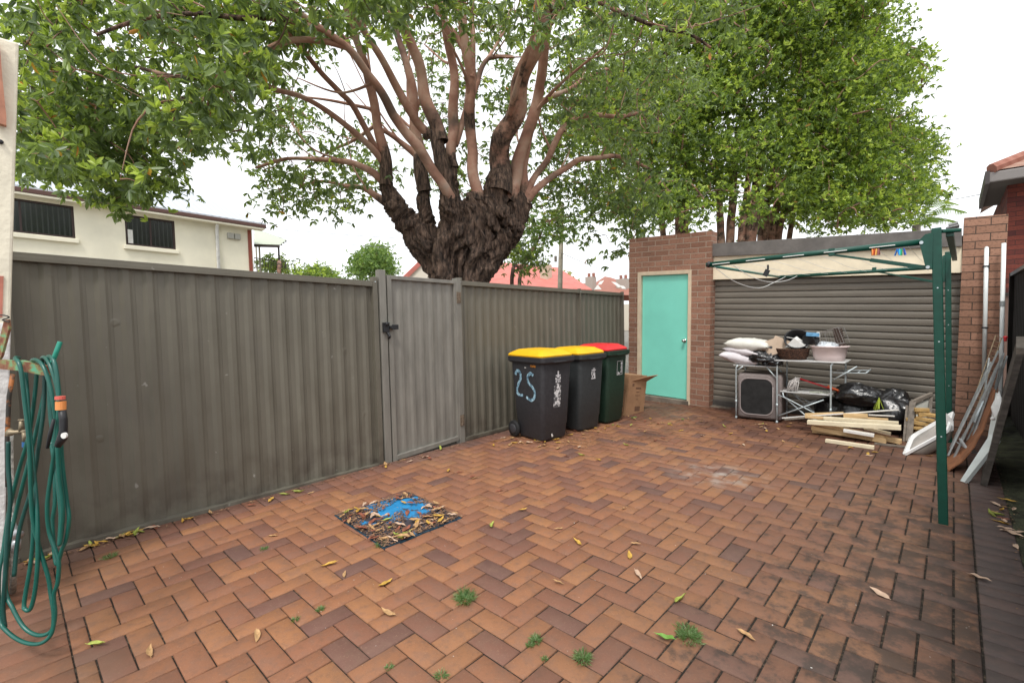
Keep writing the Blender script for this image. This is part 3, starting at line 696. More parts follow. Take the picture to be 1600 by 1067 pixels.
cushion('pillow', (-2.13, 7.08, .93), .25, .20, .05, RYm(8) @ RZ(-6), M_pil2, 'thin pillow sandwiched between the other two pillows', 'pillow', 'pillows piled on the camp table', 5)
cushion('pillow', (-2.07, 7.08, 1.02), .29, .21, .085, RYm(4) @ RZ(-3), M_pil, 'top cream white pillow on the pillow stack', 'pillow', 'pillows piled on the camp table', 9)
def bagmesh(name, c, s, seed, label, cat='rubbish bag', group=None, knot=None, m=None, amp=.28):
    mb = MB(); c = Vector(c); n1, n2 = 44, 30; i0 = 0; vs = []
    for a in range(n2+1):
        th = math.pi*a/n2
        for q in range(n1):
            ph = 2*math.pi*q/n1; d = Vector((math.sin(th)*math.cos(ph), math.sin(th)*math.sin(ph), math.cos(th)))
            f = 1+amp*mnoise.noise(d*1.3+Vector((seed, 0, 0)))+amp*.42*(1-2*abs(mnoise.noise(d*3.1+Vector((0, seed, 0)))))+amp*.22*(1-2*abs(mnoise.noise(d*8+Vector((0, 0, seed)))))
            v = Vector((d.x*s[0], d.y*s[1], d.z*s[2]))*f
            if v.z < -s[2]*.75: v.z = -s[2]*.75
            p = c+v
            if knot is not None:
                k = Vector(knot); tt = max(0, d.dot((k-c).normalized()))**14; p = p.lerp(k, tt*.95)
            vs.append(p)
    mb.v = [tuple(v) for v in vs]
    for a in range(n2):
        for q in range(n1):
            x = a*n1+q; y = a*n1+(q+1) % n1; mb.f.append((x, x+n1, y+n1, y)); mb.uv.append(None)
    return tag(obj(name, mb, m or M_bag, smooth=True, origin=c), label, cat, group)
bagmesh('plastic_bag', (-1.86, 7.03, .86), (.17, .15, .085), 3, 'small crumpled black plastic bag on table beside pillows', 'plastic bag', knot=(-2.03, 6.9, .90), amp=.5)
bagmesh('plastic_bag', (-1.77, 7.0, .80), (.10, .11, .05), 8, 'flat scrap of black plastic hanging at the table wing edge', 'plastic bag', amp=.5)
# cardboard pieces
def at(px, py, y): return aY(px, py, y)
M_carl = mat('light_cardboard', (.46, .35, .26), .85, .08, 7)
c0 = at(1202, 544, 6.98); mb = MB(); LM = Matrix.Translation(c0) @ RZ(14) @ RX(-20) @ RYm(-22)
mb.box(-.13, .13, -.012, .012, -.105, .105, LM); o = obj('cardboard_piece', mb, M_carl, origin=c0); tag(o, 'flat cardboard piece with round hole leaning against the top pillow', 'cardboard', 'cardboard pieces on the table')
mb = MB(); mb.tube([LM @ Vector((0.02, -.0135, 0.0)), LM @ Vector((0.02, -.0125, 0.0))], .02, 16); ho = obj('hole', mb, M_dark, o); ho.parent = o; 
for v in ho.data.vertices: v.co += Vector((0, 0, 0))
c1 = at(1222, 537, 7.06); mb = MB(); LM = Matrix.Translation(c1) @ RZ(20) @ RX(-25) @ RYm(28); mb.box(-.12, .12, -.01, .01, -.07, .07, LM)
tag(obj('cardboard_piece', mb, M_carl, origin=c1), 'second cardboard piece behind the one with the hole, over the wicker basket', 'cardboard', 'cardboard pieces on the table')
# wicker basket
def wick():
    m, bs = newmat('brown_wicker', .75, .3); tc = N(m, 'ShaderNodeTexCoord'); mp = N(m, 'ShaderNodeMapping'); mp.inputs['Scale'].default_value = (60, 60, 110); link(m, tc.outputs['Object'], mp.inputs[0])
    v = N(m, 'ShaderNodeTexVoronoi'); link(m, mp.outputs[0], v.inputs['Vector']); v.inputs['Scale'].default_value = .9
    link(m, ramp(m, [(.1, (.16, .07, .035)), (.5, (.06, .028, .018)), (.9, (.012, .008, .006))], v.outputs['Distance']).outputs[0], bs.inputs['Base Color'])
    bp = N(m, 'ShaderNodeBump'); bp.inputs['Strength'].default_value = 1; bp.inputs['Distance'].default_value = .01; bp.invert = True; link(m, v.outputs['Distance'], bp.inputs['Height']); link(m, bp.outputs[0], bs.inputs['Normal']); return m
M_wick = wick()
def tubshape(name, c, rings, m, parent=None, n=36, tilt=None, smooth=True):
    mb = MB(); rr = []
    for (rx, ry, z) in rings:
        rr.append([Vector(c)+(tilt or Matrix.Identity(4)) @ Vector((rx*math.cos(2*math.pi*k/n), ry*math.sin(2*math.pi*k/n), z)) for k in range(n)])
    loft(mb, rr); return obj(name, mb, m, parent, smooth=smooth, origin=None if parent else c)
bk = tubshape('wicker_basket', (-1.55, 7.06, .84), [(.155, .13, 0), (.185, .15, .05), (.195, .16, .125), (.20, .165, .14), (.19, .155, .145), (.178, .145, .13), (.15, .12, .02)], M_wick)
tag(bk, 'dark brown wicker basket on the camp table beside the pink tub', 'basket')
mb = MB(); p = at(1238, 537, 7.0); mb.prism([p+Vector(q) for q in ((-.09, 0, -.05), (.16, 0, -.045), (.02, 0, .075))], (.02, .05, .02)); tag(obj('paper_scrap', mb, M_white, origin=p), 'white sheet of paper poking out of the wicker basket', 'paper')
# pink plastic tub with bag
M_tub = mat('pale_pink_plastic', (.70, .57, .55), .4, .03, 8)
tu = tubshape('plastic_tub', (-1.145, 7.09, .84), [(.155, .135, 0), (.175, .155, .05), (.195, .17, .165), (.215, .19, .172), (.215, .19, .185), (.195, .17, .185), (.17, .15, .05), (.14, .12, .012)], M_tub)
tag(tu, 'pale pink oval plastic tub on the right end of the table', 'tub')
M_clr = mat('cloudy_plastic', (.62, .66, .70), .3, .1, 20, .5, 30)
bagmesh('clear_bag', (-1.17, 7.08, 1.02), (.12, .11, .05), 12, 'cloudy see-through plastic bag inside the pink tub', 'plastic bag', m=M_clr, amp=.3)
# black dish drainer and wire rack
bd = thing('black_container', at(1249, 532, 7.1), 'round black open plastic container tipped on its side over the basket', 'container')
c2 = at(1246, 533, 7.10); mb = MB(); Rt = RZ(10) @ RX(68)
loft(mb, [[c2+Rt @ Vector((r*1.15*math.cos(2*math.pi*k/28), r*math.sin(2*math.pi*k/28), z)) for k in range(28)] for r, z in ((.105, -.1), (.125, .08), (.135, .085), (.135, .095), (.12, .095), (.10, -.08))]); obj('shell', mb, M_dark, bd, smooth=True)
mb = MB(); mb.tube([c2+Rt @ Vector((-.12, .02, .1)), c2+Rt @ Vector((-.02, .0, .1))], .004, 6); mb.tube([c2+Rt @ Vector((.02, -.02, .1)), c2+Rt @ Vector((.11, -.03, .1))], .004, 6); obj('white_stripe', mb, M_white, bd)
c3 = at(1266, 530, 7.05); bb = thing('black_bucket', c3, 'small black pot with blue label beside the wire rack', 'pot'); Rt = RZ(-10) @ RYm(80)
mb = MB(); loft(mb, [[c3+Rt @ Vector((r*math.cos(2*math.pi*k/24), r*math.sin(2*math.pi*k/24), z)) for k in range(24)] for r, z in ((.06, -.07), (.075, .06), (.08, .075), (.07, .075), (.055, -.05))]); obj('shell', mb, M_dark, bb, smooth=True)
mb = MB(); q = at(1270, 522, 6.98); mb.beam(q+Vector((-.07, 0, 0)), q+Vector((.07, .01, -.01)), .06, .045); obj('blue_label', mb, mat('blue_label', (.14, .36, .60), .5, .3, 40), bb)
mb = MB(); q = at(1280, 523, 6.99); mb.beam(q+Vector((-.015, 0, .03)), q+Vector((-.01, .01, -.03)), .03, .03); obj('white_cap', mb, M_white, bb)
wr = thing('wire_rack', at(1298, 528, 7.1), 'tilted chrome wire dish rack standing in the pink tub', 'rack')
mb = MB(); A = at(1280, 520, 7.0); B = at(1309, 511, 7.0); Cc = at(1319, 536, 7.0); D = at(1283, 540, 7.0); bk_ = Vector((.03, .2, .0))
for off in (Vector((0, 0, 0)), bk_):
    for a_, b_ in ((A, B), (B, Cc), (Cc, D), (D, A)): mb.tube([a_+off, b_+off], .003, 5)
for k in range(9):
    t_ = k/8; mb.tube([A.lerp(B, t_), D.lerp(Cc, t_)], .0017, 4); mb.tube([B.lerp(Cc, t_), B.lerp(Cc, t_)+bk_], .0022, 4); mb.tube([A.lerp(B, t_), A.lerp(B, t_)+bk_], .0017, 4)
obj('wires', mb, mat('dull_chrome', (.42, .40, .38), .35, metal=.7), wr)
mb = MB()
for k in (1303, 1308, 1313): mb.beam(at(k, 513, 7.08), at(k+6, 540, 7.08), .012, .03)
obj('dark_slats', mb, mat('dark_brown_plastic', (.06, .035, .025), .5), wr)
# pet crate under the wing
cr = thing('pet_crate', (-1.95, 7.05, 0), 'soft taupe fabric pet crate with black mesh window under the table wing', 'pet crate')
M_taupe = mat('taupe_fabric', (.21, .175, .165), .9, .12, 10, .35, 30)
mb = MB(); LC = Matrix.Translation((-1.93, 7.12, .03)) @ RZ(6)
loft(mb, [[LC @ Vector((x, y, z)) for x, y in rrect(a_, b_, .03)] for z, a_, b_ in ((0, .255, .20), (.03, .27, .215), (.30, .265, .21), (.56, .27, .215), (.60, .25, .20))]); obj('fabric_body', mb, M_taupe, cr, smooth=True)
mb = MB(); rr = rrect(.19, .235, .10, 8)
for yy, s_ in ((-.2165, 1),): mb.poly([LC @ Vector((x*s_-.035, yy-.002, .30+z*s_)) for x, z in rr])
obj('mesh_window', mb, mat('black_mesh', (.014, .014, .014), .65, .4, 12), cr)
mb = MB(); pp = [LC @ Vector((x-.035, -.222, .30+z)) for x, z in rrect(.20, .245, .10, 8)]; mb.tube(pp+[pp[0]], .006, 6); obj('piping', mb, mat('pale_taupe_piping', (.36, .31, .30), .8), cr, smooth=True)
mb = MB(); pp = [LC @ Vector((.21+.01*math.sin(z*30), -.222, z)) for z in np.linspace(.03, .57, 12)]; mb.tube([Vector(p) for p in pp], .005, 6); mb.box(.16, .29, -.05, .05, .33, .42, LC); obj('zip_flap', mb, M_taupe, cr, smooth=True)
# mop on lower shelf
mp_ = thing('string_mop', (-1.45, 7.1, .45), 'white string mop with red handle lying on the lower shelf', 'mop')
M_mop = mat('grey_white_cotton_string', (.52, .49, .47), .95, .12, 30, .5, 60)
mb = MB(); hd = at(1248, 591, 7.03)
for k in range(46):
    a_ = random.uniform(-.06, .03); e = at(1232+random.uniform(-4, 14), 613, 7.0+random.uniform(-.06, .1)); e.z = max(e.z, .43+random.uniform(0, .02))
    s0 = hd+Vector((a_*.6, random.uniform(-.03, .03), random.uniform(-.02, .02))); mid = s0.lerp(e, .5)+Vector((random.uniform(-.03, .03), random.uniform(-.02, .02), .03)); mb.tube([s0, mid, e], .0065, 5)
obj('mop_head', mb, M_mop, mp_, smooth=True)
mb = MB(); mb.tube([hd, at(1310, 611, 7.15)], .010, 8); obj('handle', mb, mat('red_handle', (.55, .02, .03), .35), mp_, smooth=True)
mb = MB(); mb.tube([at(1293, 603, 7.12), at(1312, 611, 7.13)], .014, 8); obj('orange_grip', mb, mat('orange_grip', (.80, .17, .06), .4), mp_, smooth=True)
mb = MB()
for k in range(9):
    q = Vector((random.uniform(-1.55, -1.15), random.uniform(6.95, 7.2), .429)); mb.beam(q, q+Vector((random.uniform(.05, .13), random.uniform(-.03, .03), .008)), random.uniform(.03, .07), .006)
tag(obj('paper_litter', mb, mat('faded_green_litter', (.36, .38, .31), .8, .3, 20), origin=(-1.35, 7.05, .43)), 'scraps of faded paper spread on the lower table shelf', 'paper scraps', kind='stuff')

# ------------------------------------------------------------------ rubbish bags
g_ = 'black rubbish bags by the roller door'
bagmesh('rubbish_bag', (-.84, 7.20, .40), (.25, .18, .14), 21, 'shiny black rubbish bag lying on top of the bag heap', group=g_, knot=(-1.07, 7.02, .37), amp=.24)
bagmesh('rubbish_bag', (-.98, 7.32, .17), (.30, .20, .20), 33, 'low black rubbish bag underneath, right behind the table leg', group=g_, amp=.24)
bagmesh('rubbish_bag', (-.52, 7.2, .20), (.22, .21, .26), 47, 'upright black rubbish bag with yellow tie next to the framed crate', group=g_, knot=(-.62, 7.02, .40), amp=.26)
mb = MB()
for k in range(7):
    p = Vector((-.63, 6.98, .43)); mb.beam(p, p+Vector((random.uniform(-.06, .05), random.uniform(-.05, .02), -random.uniform(.1, .17))), .012, .002)
ti = obj('yellow_tie', mb, mat('yellow_green_tie', (.42, .52, .06), .5), origin=(-.63, 6.98, .40)); tag(ti, 'yellow green plastic tie ribbons hanging off the upright bag', 'ribbon')

# ------------------------------------------------------------------ pile of timber offcuts
G_t = 'timber lengths heaped in front of the rubbish bags'
def plank(a, b, w_, h_, m, label, up=(0, 0, 1), grp=G_t):
    mid = (Vector(a)+Vector(b))/2; mb = MB(); mb.beam(a, b, w_, h_, up); o = obj('timber_length', mb, m, origin=mid, bevel=.0015, seg=1); return tag(o, label, 'timber', grp)
def pz(px, py, Y): return aY(px, py, Y)
M_wh = mat('white_trim', (.78, .76, .72), .5, .05, 8)
PL = [((1290, 687), (1365, 697), 6.33, .05, .035, M_woodp, 'short cream board lying nearest on the paving at the front of the pile'),
      ((1258, 651), (1343, 657), 6.62, .05, .03, M_wood, 'bare pine batten with rough end at the left of the heap'),
      ((1270, 672), (1409, 690), 6.60, .07, .045, M_wood, 'long bottom pine board sloping down under the pile'),
      ((1268, 668), (1385, 689), 6.50, .04, .05, M_wood, 'pine board second from the bottom with sawn end'),
      ((1272, 661), (1383, 684), 6.52, .06, .035, M_wood, 'honey coloured pine batten below the painted boards'),
      ((1262, 659), (1408, 668), 6.46, .08, .045, M_woodp, 'widest cream painted board across the middle of the pile'),
      ((1287, 653), (1404, 661), 6.60, .05, .035, M_woodp, 'thinner cream board directly above the widest painted board'),
      ((1318, 649), (1356, 650), 6.70, .05, .05, M_wood, 'short thick yellow block resting on top of the pile'),
      ((1258, 648), (1318, 646), 6.75, .05, .035, M_wood, 'small yellow pine offcut left of the thick block'),
      ((1330, 652), (1388, 656), 6.72, .05, .03, M_wood, 'pale batten tucked behind the top block'),
      ((1318, 672), (1366, 680), 6.42, .07, .03, M_wh, 'short white trim piece slanting out of the pile'),
      ((1350, 668), (1392, 678), 6.55, .05, .03, M_woodp, 'stubby cream batten end on right of the pile'),
      ((1222, 653), (1404, 640), 6.72, .022, .014, M_wh, 'long thin white rod laid over the top of the heap'),
      ((1357, 648), (1398, 650), 6.74, .016, .014, M_wh, 'short thin white rod poking out on the right'),
      ((1226, 655), (1262, 652), 6.66, .035, .02, M_woodg, 'grey weathered stick at far left end of the pile'),
      ((1366, 697), (1415, 698), 6.40, .02, .02, M_woodg, 'thin strip of timber pointing at the white basin'),
      ((1275, 678), (1320, 689), 6.62, .06, .03, M_woodg, 'dirty grey board end under the left of the pile'),
      ((1370, 682), (1407, 690), 6.56, .06, .05, M_wood, 'squared pine stub at lower right of the pile')]
for a_, b_, Y_, w_, h_, m_, lb in PL:
    A = pz(a_[0], a_[1], Y_); B = pz(b_[0], b_[1], Y_+.02)
    for q in (A, B): q.z = max(q.z, h_/2+.002)
    if a_[0] == 1290: A = aZ(1290, 688, .02); B = aZ(1366, 699, .02)
    plank(A, B, w_, h_, m_, lb)

# ------------------------------------------------------------------ timber frame with firewood
fw = thing('wooden_crate', (-.28, 7.1, 0), 'weathered open timber crate with pale back panel standing by the rubbish bags', 'frame')
mb = MB(); mb.beam(aY(1420, 690, 6.72), aY(1426, 628, 6.95), .055, .03, (0, 1, 0)); mb.beam(aY(1413, 690, 6.74), aY(1418, 634, 6.96), .03, .03, (0, 1, 0)); mb.beam(aY(1424, 629, 6.95), aY(1456, 615, 7.12), .04, .035); mb.beam(aY(1455, 616, 7.12), aY(1450, 690, 6.95), .03, .02, (0, 1, 0)); obj('frame_rails', mb, M_woodg, fw, bevel=.002)
mb = MB(); a_, b_, c_, d_ = aY(1431, 632, 7.0), aY(1455, 620, 7.13), aY(1450, 670, 7.05), aY(1431, 672, 6.93); mb.prism([a_, b_, c_, d_], (.01, .02, 0)); obj('pale_panel', mb, mat('dirty_white_board', (.50, .50, .45), .7, .12, 12), fw)
for k in range(16):
    px = 1424+random.uniform(0, 26); row = k//3; py = 676-row*7+random.uniform(-1, 1); c = aY(px, py, 6.86+random.uniform(-.02, .06)); c.z = max(.03, c.z)
    l_ = random.uniform(.05, .11); an = random.uniform(-.5, .4); mb = MB(); d = Vector((math.cos(an)*l_, math.sin(an)*.05, random.uniform(-.01, .01))); mb.beam(c-d, c+d, random.uniform(.03, .045), random.uniform(.03, .045))
    tag(obj('firewood_stick', mb, mat('yellow_firewood', (.48, .31, .12), .7, .25, 12, .3), origin=c, bevel=.004, seg=1), 'split yellow stick of wood in the %s layer of sticks inside the open crate' % ('bottom', 'second', 'third', 'fourth', 'fifth', 'top')[row], 'firewood', 'sticks stacked in the wooden crate')

# ------------------------------------------------------------------ white basin, tipped
bs_ = thing('wash_basin', aZ(1412, 711), 'white square basin tipped on its edge with grey bowl underneath', 'basin')
A = aZ(1409, 711, .0); B = aY(1481, 672, 6.30); W1 = Vector((.05, .36, .16))
rim = [A, B, B+W1*.85+Vector((0, 0, .02)), A+W1*.9]
nrm_ = (rim[1]-rim[0]).cross(rim[3]-rim[0]).normalized()
if nrm_.z < 0: nrm_ = -nrm_
ctr = sum(rim, Vector())/4
def inset(k, dn): return [ctr+(p-ctr)*k-nrm_*dn for p in rim]
def rnd(p4, n=6, r=.12):
    out = []
    for i in range(4):
        p = p4[i]; a = p.lerp(p4[i-1], r); b2 = p.lerp(p4[(i+1) % 4], r)
        for k in range(n+1):
            t = k/n; out.append((1-t)**2*a+2*t*(1-t)*p+t*t*b2)
    return out
mb = MB(); loft(mb, [rnd(inset(1, .025)), rnd(inset(1, 0)), rnd(inset(.90, -.004)), rnd(inset(.86, .012), r=.2), rnd(inset(.70, .09), r=.3), rnd(inset(.45, .125), r=.35)], cap0=False)
obj('basin_top', mb, mat('white_ceramic', (.80, .80, .79), .18, .03, 8, spec=.6), bs_, smooth=True).modifiers.new('s', 'EDGE_SPLIT').split_angle = R_(45)
mb = MB(); loft(mb, [rnd(inset(.90, .026), r=.2), rnd(inset(.86, .06), r=.3), rnd(inset(.72, .13), r=.35), rnd(inset(.4, .165), r=.4)]); obj('bowl_underside', mb, mat('grey_ceramic', (.33, .30, .27), .45, .1, 8), bs_, smooth=True)
mb = MB(); p4 = [aY(1478, 645, 6.45), aY(1490, 658, 6.4), aY(1490, 672, 6.4), aY(1478, 678, 6.45)]; mb.prism([p4[0], p4[1], p4[2], p4[3]], (.0, .015, .0)); tag(obj('white_tile', mb, mat('white_ceramic', (.8, .8, .8), .2), origin=p4[0]), 'white square tile standing up behind the clothesline post', 'tile')

# ------------------------------------------------------------------ things leaning at the right fence
def lean(name, A, B, w_, h_, m, up=(0, 0, 1)):
    mb = MB(); mb.beam(A, B, w_, h_, up); return mb
M_alu = mat('dull_aluminium', (.36, .38, .38), .42, .2, 14, metal=.4)
fr = thing('aluminium_frames', aZ(1485, 715), 'tangle of dull aluminium screen frames leaning towards side fence', 'frames')
segs = [((1481, 712, 6.0), (1560, 548, 6.5)), ((1490, 716, 5.95), (1566, 556, 6.35)), ((1500, 690, 6.1), (1537, 626, 6.3)), ((1512, 688, 6.15), (1538, 630, 6.3)), ((1519, 686, 6.05), (1560, 570, 6.4)), ((1545, 640, 6.3), (1573, 556, 6.5)), ((1537, 626, 6.3), (1545, 560, 6.6)), ((1485, 700, 6.2), (1548, 566, 6.55)), ((1553, 615, 6.3), (1568, 552, 6.5)), ((1530, 640, 6.25), (1556, 575, 6.5))]
for k, (a_, b_) in enumerate(segs):
    mb = MB(); A = aY(*a_); A.z = max(A.z, .02); mb.beam(A, aY(*b_), .03 if k % 2 else .022, .012, (1, .3, 0)); obj('frame_bar', mb, M_alu, fr, bevel=.001, seg=1)
mb = MB(); mb.beam(aY(1536, 627, 6.28), aY(1522, 660, 6.1), .02, .02); mb.beam(aY(1500, 685, 6.0), aY(1510, 700, 5.95), .02, .01)
for k in range(6): q = aY(1494+k*3, 690+k*2, 6.0); mb.tube([q, q+Vector((.05, .02, -.04)), q+Vector((.09, 0, -.03))], .005, 5)
obj('bent_wire', mb, M_galv, fr)
pl = thing('plywood_sheet', aZ(1482, 737), 'curved reddish brown plywood sheet bowing against the frames', 'plywood')
prof = [(1482, 737, 5.70), (1504, 722, 5.76), (1522, 700, 5.84), (1537, 672, 5.95), (1549, 640, 6.05), (1556, 610, 6.15)]
prof2 = [(1480, 716, 6.0), (1500, 704, 6.05), (1515, 686, 6.1), (1529, 660, 6.2), (1540, 628, 6.3), (1548, 600, 6.4)]
mb = MB(); P1 = [aY(*q) for q in prof]; P2 = [aY(*q) for q in prof2]; P1[0].z = max(P1[0].z, .003); P2[0].z = max(.003, P2[0].z)
for i in range(len(P1)-1):
    n_ = (P1[i+1]-P1[i]).cross(P2[i]-P1[i]).normalized()*.008
    mb.hexa([P1[i], P1[i+1], P2[i+1], P2[i], P1[i]+n_, P1[i+1]+n_, P2[i+1]+n_, P2[i]+n_])
obj('sheet', mb, mat('reddish_plywood', (.27, .11, .05), .55, .3, 5, .1, stretch=(3, 3, 1)), pl)
def slab(name, px4, th, m, label, cat, edge=None):
    pts = [aY(*q) for q in px4]
    for p in pts: p.z = max(p.z, .004)
    n_ = (pts[1]-pts[0]).cross(pts[3]-pts[0]).normalized()*th
    if n_.x < 0: n_ = -n_
    mb = MB(); mb.prism(pts, n_); o = obj(name, mb, m, origin=pts[0]); return tag(o, label, cat)
M_tile = mat('dirty_white_panel', (.62, .66, .64), .4, .08, 7)
slab('drawer_front', [(1500, 751, 5.45), (1507, 753, 5.42), (1560, 686, 5.66), (1547, 678, 5.75)], .03, M_tile, 'lower long white drawer front leaning on its corner above the paving', 'panel')
slab('drawer_front', [(1543, 684, 5.8), (1553, 690, 5.7), (1567, 632, 5.9), (1556, 613, 6.1)], .03, M_tile, 'upper white panel with round knob leaning on the dark door', 'panel')
slab('painted_strip', [(1548, 636, 5.85), (1553, 655, 5.8), (1565, 632, 5.86), (1560, 612, 5.95)], .012, M_white, 'short white painted strip stuck at the top of the upper panel', 'strip')
mb = MB(); kq = aY(1551, 654, 5.68); mb.ball(kq, .016, 10); kp = bpy.data.objects['drawer_front.001']; kn = obj('knob', mb, M_white, smooth=True, origin=kq); kn.parent = kp; kn.location = kq-kp.location
dd = thing('old_door', (.36, 5.9, 0), 'dark weathered timber door leaning on the side fence behind the white panels', 'door')
mb = MB(); q4 = [Vector((.22, 5.42, .0)), Vector((.27, 6.35, .0)), Vector((.47, 6.42, 1.16)), Vector((.40, 5.32, 1.12))]; n_ = (q4[1]-q4[0]).cross(q4[3]-q4[0]).normalized()*-.04; mb.prism(q4, n_); obj('door_leaf', mb, mat('dark_old_timber', (.088, .075, .064), .8, .35, 5, .4, stretch=(2, 2, 8)), dd)
mb = MB(); mb.beam(q4[3]+Vector((-.01, 0, .0)), q4[2]+Vector((-.01, 0, 0)), .07, .05); obj('top_rail', mb, M_woodg, dd, bevel=.003)
# wire trellis, PVC pipes
tr = thing('wire_trellis', aY(1515, 640, 6.7), 'narrow rusty wire trellis strip leaning behind the aluminium frames', 'trellis')
mb = MB(); A0, A1, B0, B1 = aY(1512, 650, 6.6), aY(1556, 524, 6.95), aY(1521, 652, 6.6), aY(1565, 528, 6.95)
mb.tube([A0, A1], .005, 5); mb.tube([B0, B1], .005, 5)
for k in range(17): mb.tube([A0.lerp(A1, k/16), B0.lerp(B1, k/16)], .003, 4)
obj('wires', mb, mat('rusty_cream_wire', (.36, .27, .17), .7, .3, 30), tr)
def pipe(a, b, r, lab, col):
    mb = MB(); mb.tube([a, b], r, 12); t_ = thing('pvc_pipe', b, lab, 'pipe', 'white pipes standing against the brick pier'); obj('pipe', mb, col, t_, smooth=True)
    return t_
M_pvc = mat('white_pvc', (.74, .77, .76), .35, .04, 5)
A, B = aY(1541.5, 388, 7.52), aY(1537.5, 587, 7.52); pp_ = pipe(B, A, .019, 'shorter white plastic pipe fixed on the brick pier with dark clips', M_pvc)
mb = MB(); mb.ball(A, .0195, 10); obj('cap', mb, M_pvc, pp_, smooth=True)
for f in (.14, .62): q = A.lerp(B, f); mb = MB(); mb.box(q.x-.028, q.x+.028, q.y-.02, q.y+.055, q.z-.008, q.z+.008); obj('clip', mb, M_dark, pp_)
A, B = aY(1568.5, 380, 7.50), aY(1565, 530, 7.50); Bg = B+(B-A)*1.6; Bg.z = max(.02, Bg.z); pp_ = pipe(Bg, A, .019, 'taller white plastic pipe at the right corner of the brick pier', M_pvc)
mb = MB(); q = A.lerp(B, .6); mb.tube([q, q+Vector((0, 0, -.06))], .022, 12); obj('joiner', mb, mat('grey_joiner', (.3, .32, .32), .5), pp_)
mb = MB(); q = aY(1571, 527, 6.9); mb.ball(q, .019, 10, (1, 1, .8)); mb.tube([q, q+Vector((0, 0, -.04))], .012, 8); tag(obj('red_plastic_fitting', mb, mat('red_plastic', (.7, .04, .05), .4), smooth=True, origin=q), 'small red plastic cap at top of the junk by the fence', 'cap')

# ------------------------------------------------------------------ clothesline
cl = thing('clothesline', (-.03, 5.6, 0), 'dark green folding frame clothesline on two posts spanning the yard', 'clothesline')
def P4(px, py): return aY(px, py, 4.3)
def P7(px, py): return aY(px, py, 7.0)
for (bx_, tx_, Y_, zt, w_) in ((-.030, -.097, 4.3, 2.0, .052), (-.017, -.060, 7.0, 2.07, .05)):
    mb = MB(); mb.beam((bx_, Y_, -.03), (tx_, Y_, zt), w_, w_, (0, 1, 0)); p = obj('post', mb, M_green, cl, bevel=.005)
    mb = MB()
    for f in (.3, .62, .8): q = Vector((bx_, Y_, 0)).lerp(Vector((tx_, Y_, zt)), f); mb.tube([q+Vector((0, -w_/2-.003, 0)), q+Vector((0, -w_/2+.002, 0))], .005, 6)
    obj('rivet', mb, M_galv, p)
# hinge plates
def plate(P, Y_):
    t_ = .006
    for dy in (-.034,): 
        mb = MB(); mb.prism([P(*q)+Vector((0, dy, 0)) for q in ((1436, 377), (1446, 367), (1458, 364), (1457, 420), (1447, 421))], (0, t_, 0)); p = obj('hinge_plate', mb, M_green, cl)
        mb = MB()
        for q in ((1440, 380), (1450, 418)): c = P(*q)+Vector((0, dy, 0)); mb.tube([c+Vector((0, -.008, 0)), c], .011, 10)
        obj('bolt', mb, M_galv, p)
plate(P4, 4.3)
mb = MB(); c = Vector((-.06, 7.0, 1.95)); mb.prism([c+Vector(q) for q in ((-.02, -.035, .09), (-.02, -.035, -.2), (-.075, -.035, -.2), (-.13, -.035, -.02), (-.09, -.035, .05))], (0, .006, 0)); obj('hinge_plate', mb, M_green, cl)
tip1 = P4(1104, 414); tip2 = P7(1219, 433); a1 = P4(1442, 378); a2 = P7(1474, 417)
mb = MB(); mb.tube([a1, tip1], .021, 14); arm1 = obj('arm', mb, M_green, cl, smooth=True)
mb = MB(); mb.tube([a2, tip2], .021, 14); obj('arm', mb, M_green, cl, smooth=True)
M_green2 = mat('faded_green_tube', (.045, .15, .115), .45, .15, 20)
mb = MB(); mb.tube([tip1+Vector((.01, 0, -.005)), tip2], .013, 10); obj('outer_bar', mb, M_green2, cl, smooth=True)
mb = MB(); mb.tube([P4(1106, 413), P4(1110, 414)], .027, 12); mb.ball(tip2, .022, 8); obj('end_cap', mb, M_dark, cl)
for (pa, pb, P) in (((1300, 398), (1452, 419), P4), ((1366, 424), (1470, 442), P7)):
    A, B = P(*pa), P(*pb); mid = A.lerp(B, .42); mb = MB(); mb.beam(A, mid, .016, .016); mb.beam(mid, B, .026, .026); mb.box(A.x-.02, A.x+.02, A.y-.02, A.y+.02, A.z-.01, A.z+.045); obj('strut', mb, M_green, cl, bevel=.002)
mb = MB(); mb.beam((-.03, 4.33, 1.955), (-.005, 7.0, 1.985), .04, .035); obj('cross_bar', mb, M_green, cl, bevel=.003)
mb = MB(); mb.tube([(-.07, 4.3, 1.975), (.02, 4.34, 1.975)], .014, 8); obj('pivot_tube', mb, M_green, cl)
mb = MB(); q = P4(1200, 412); mb.beam(q+Vector((0, 0, -.01)), q+Vector((0, 0, -.05)), .014, .012); mb.beam(q+Vector((0, 0, -.05)), q+Vector((-.025, 0, -.10)), .035, .018, (0, 1, 0)); obj('locking_lever', mb, M_dark, cl)
M_line = mat('white_line', (.75, .75, .72), .5)
for k in range(8):
    f = (k+.5)/8.3; A = a1.lerp(tip1, f)+Vector((0, .02, -.004)); B = a2.lerp(tip2, f); mb = MB(); mb.tube([A, A.lerp(B, .5)+Vector((0, 0, -.02)), B], .0017, 4); obj('line', mb, M_line, cl, smooth=True)
mb = MB()
for k in range(5):
    f = .10+.19*k; A = a1.lerp(tip1, f)+Vector((0, -.0215, -.004)); B = a1.lerp(tip1, f+.1)+Vector((0, -.0215, -.004)); mb.tube([A, B], .0035, 5)
obj('line_wrap', mb, M_line, cl)
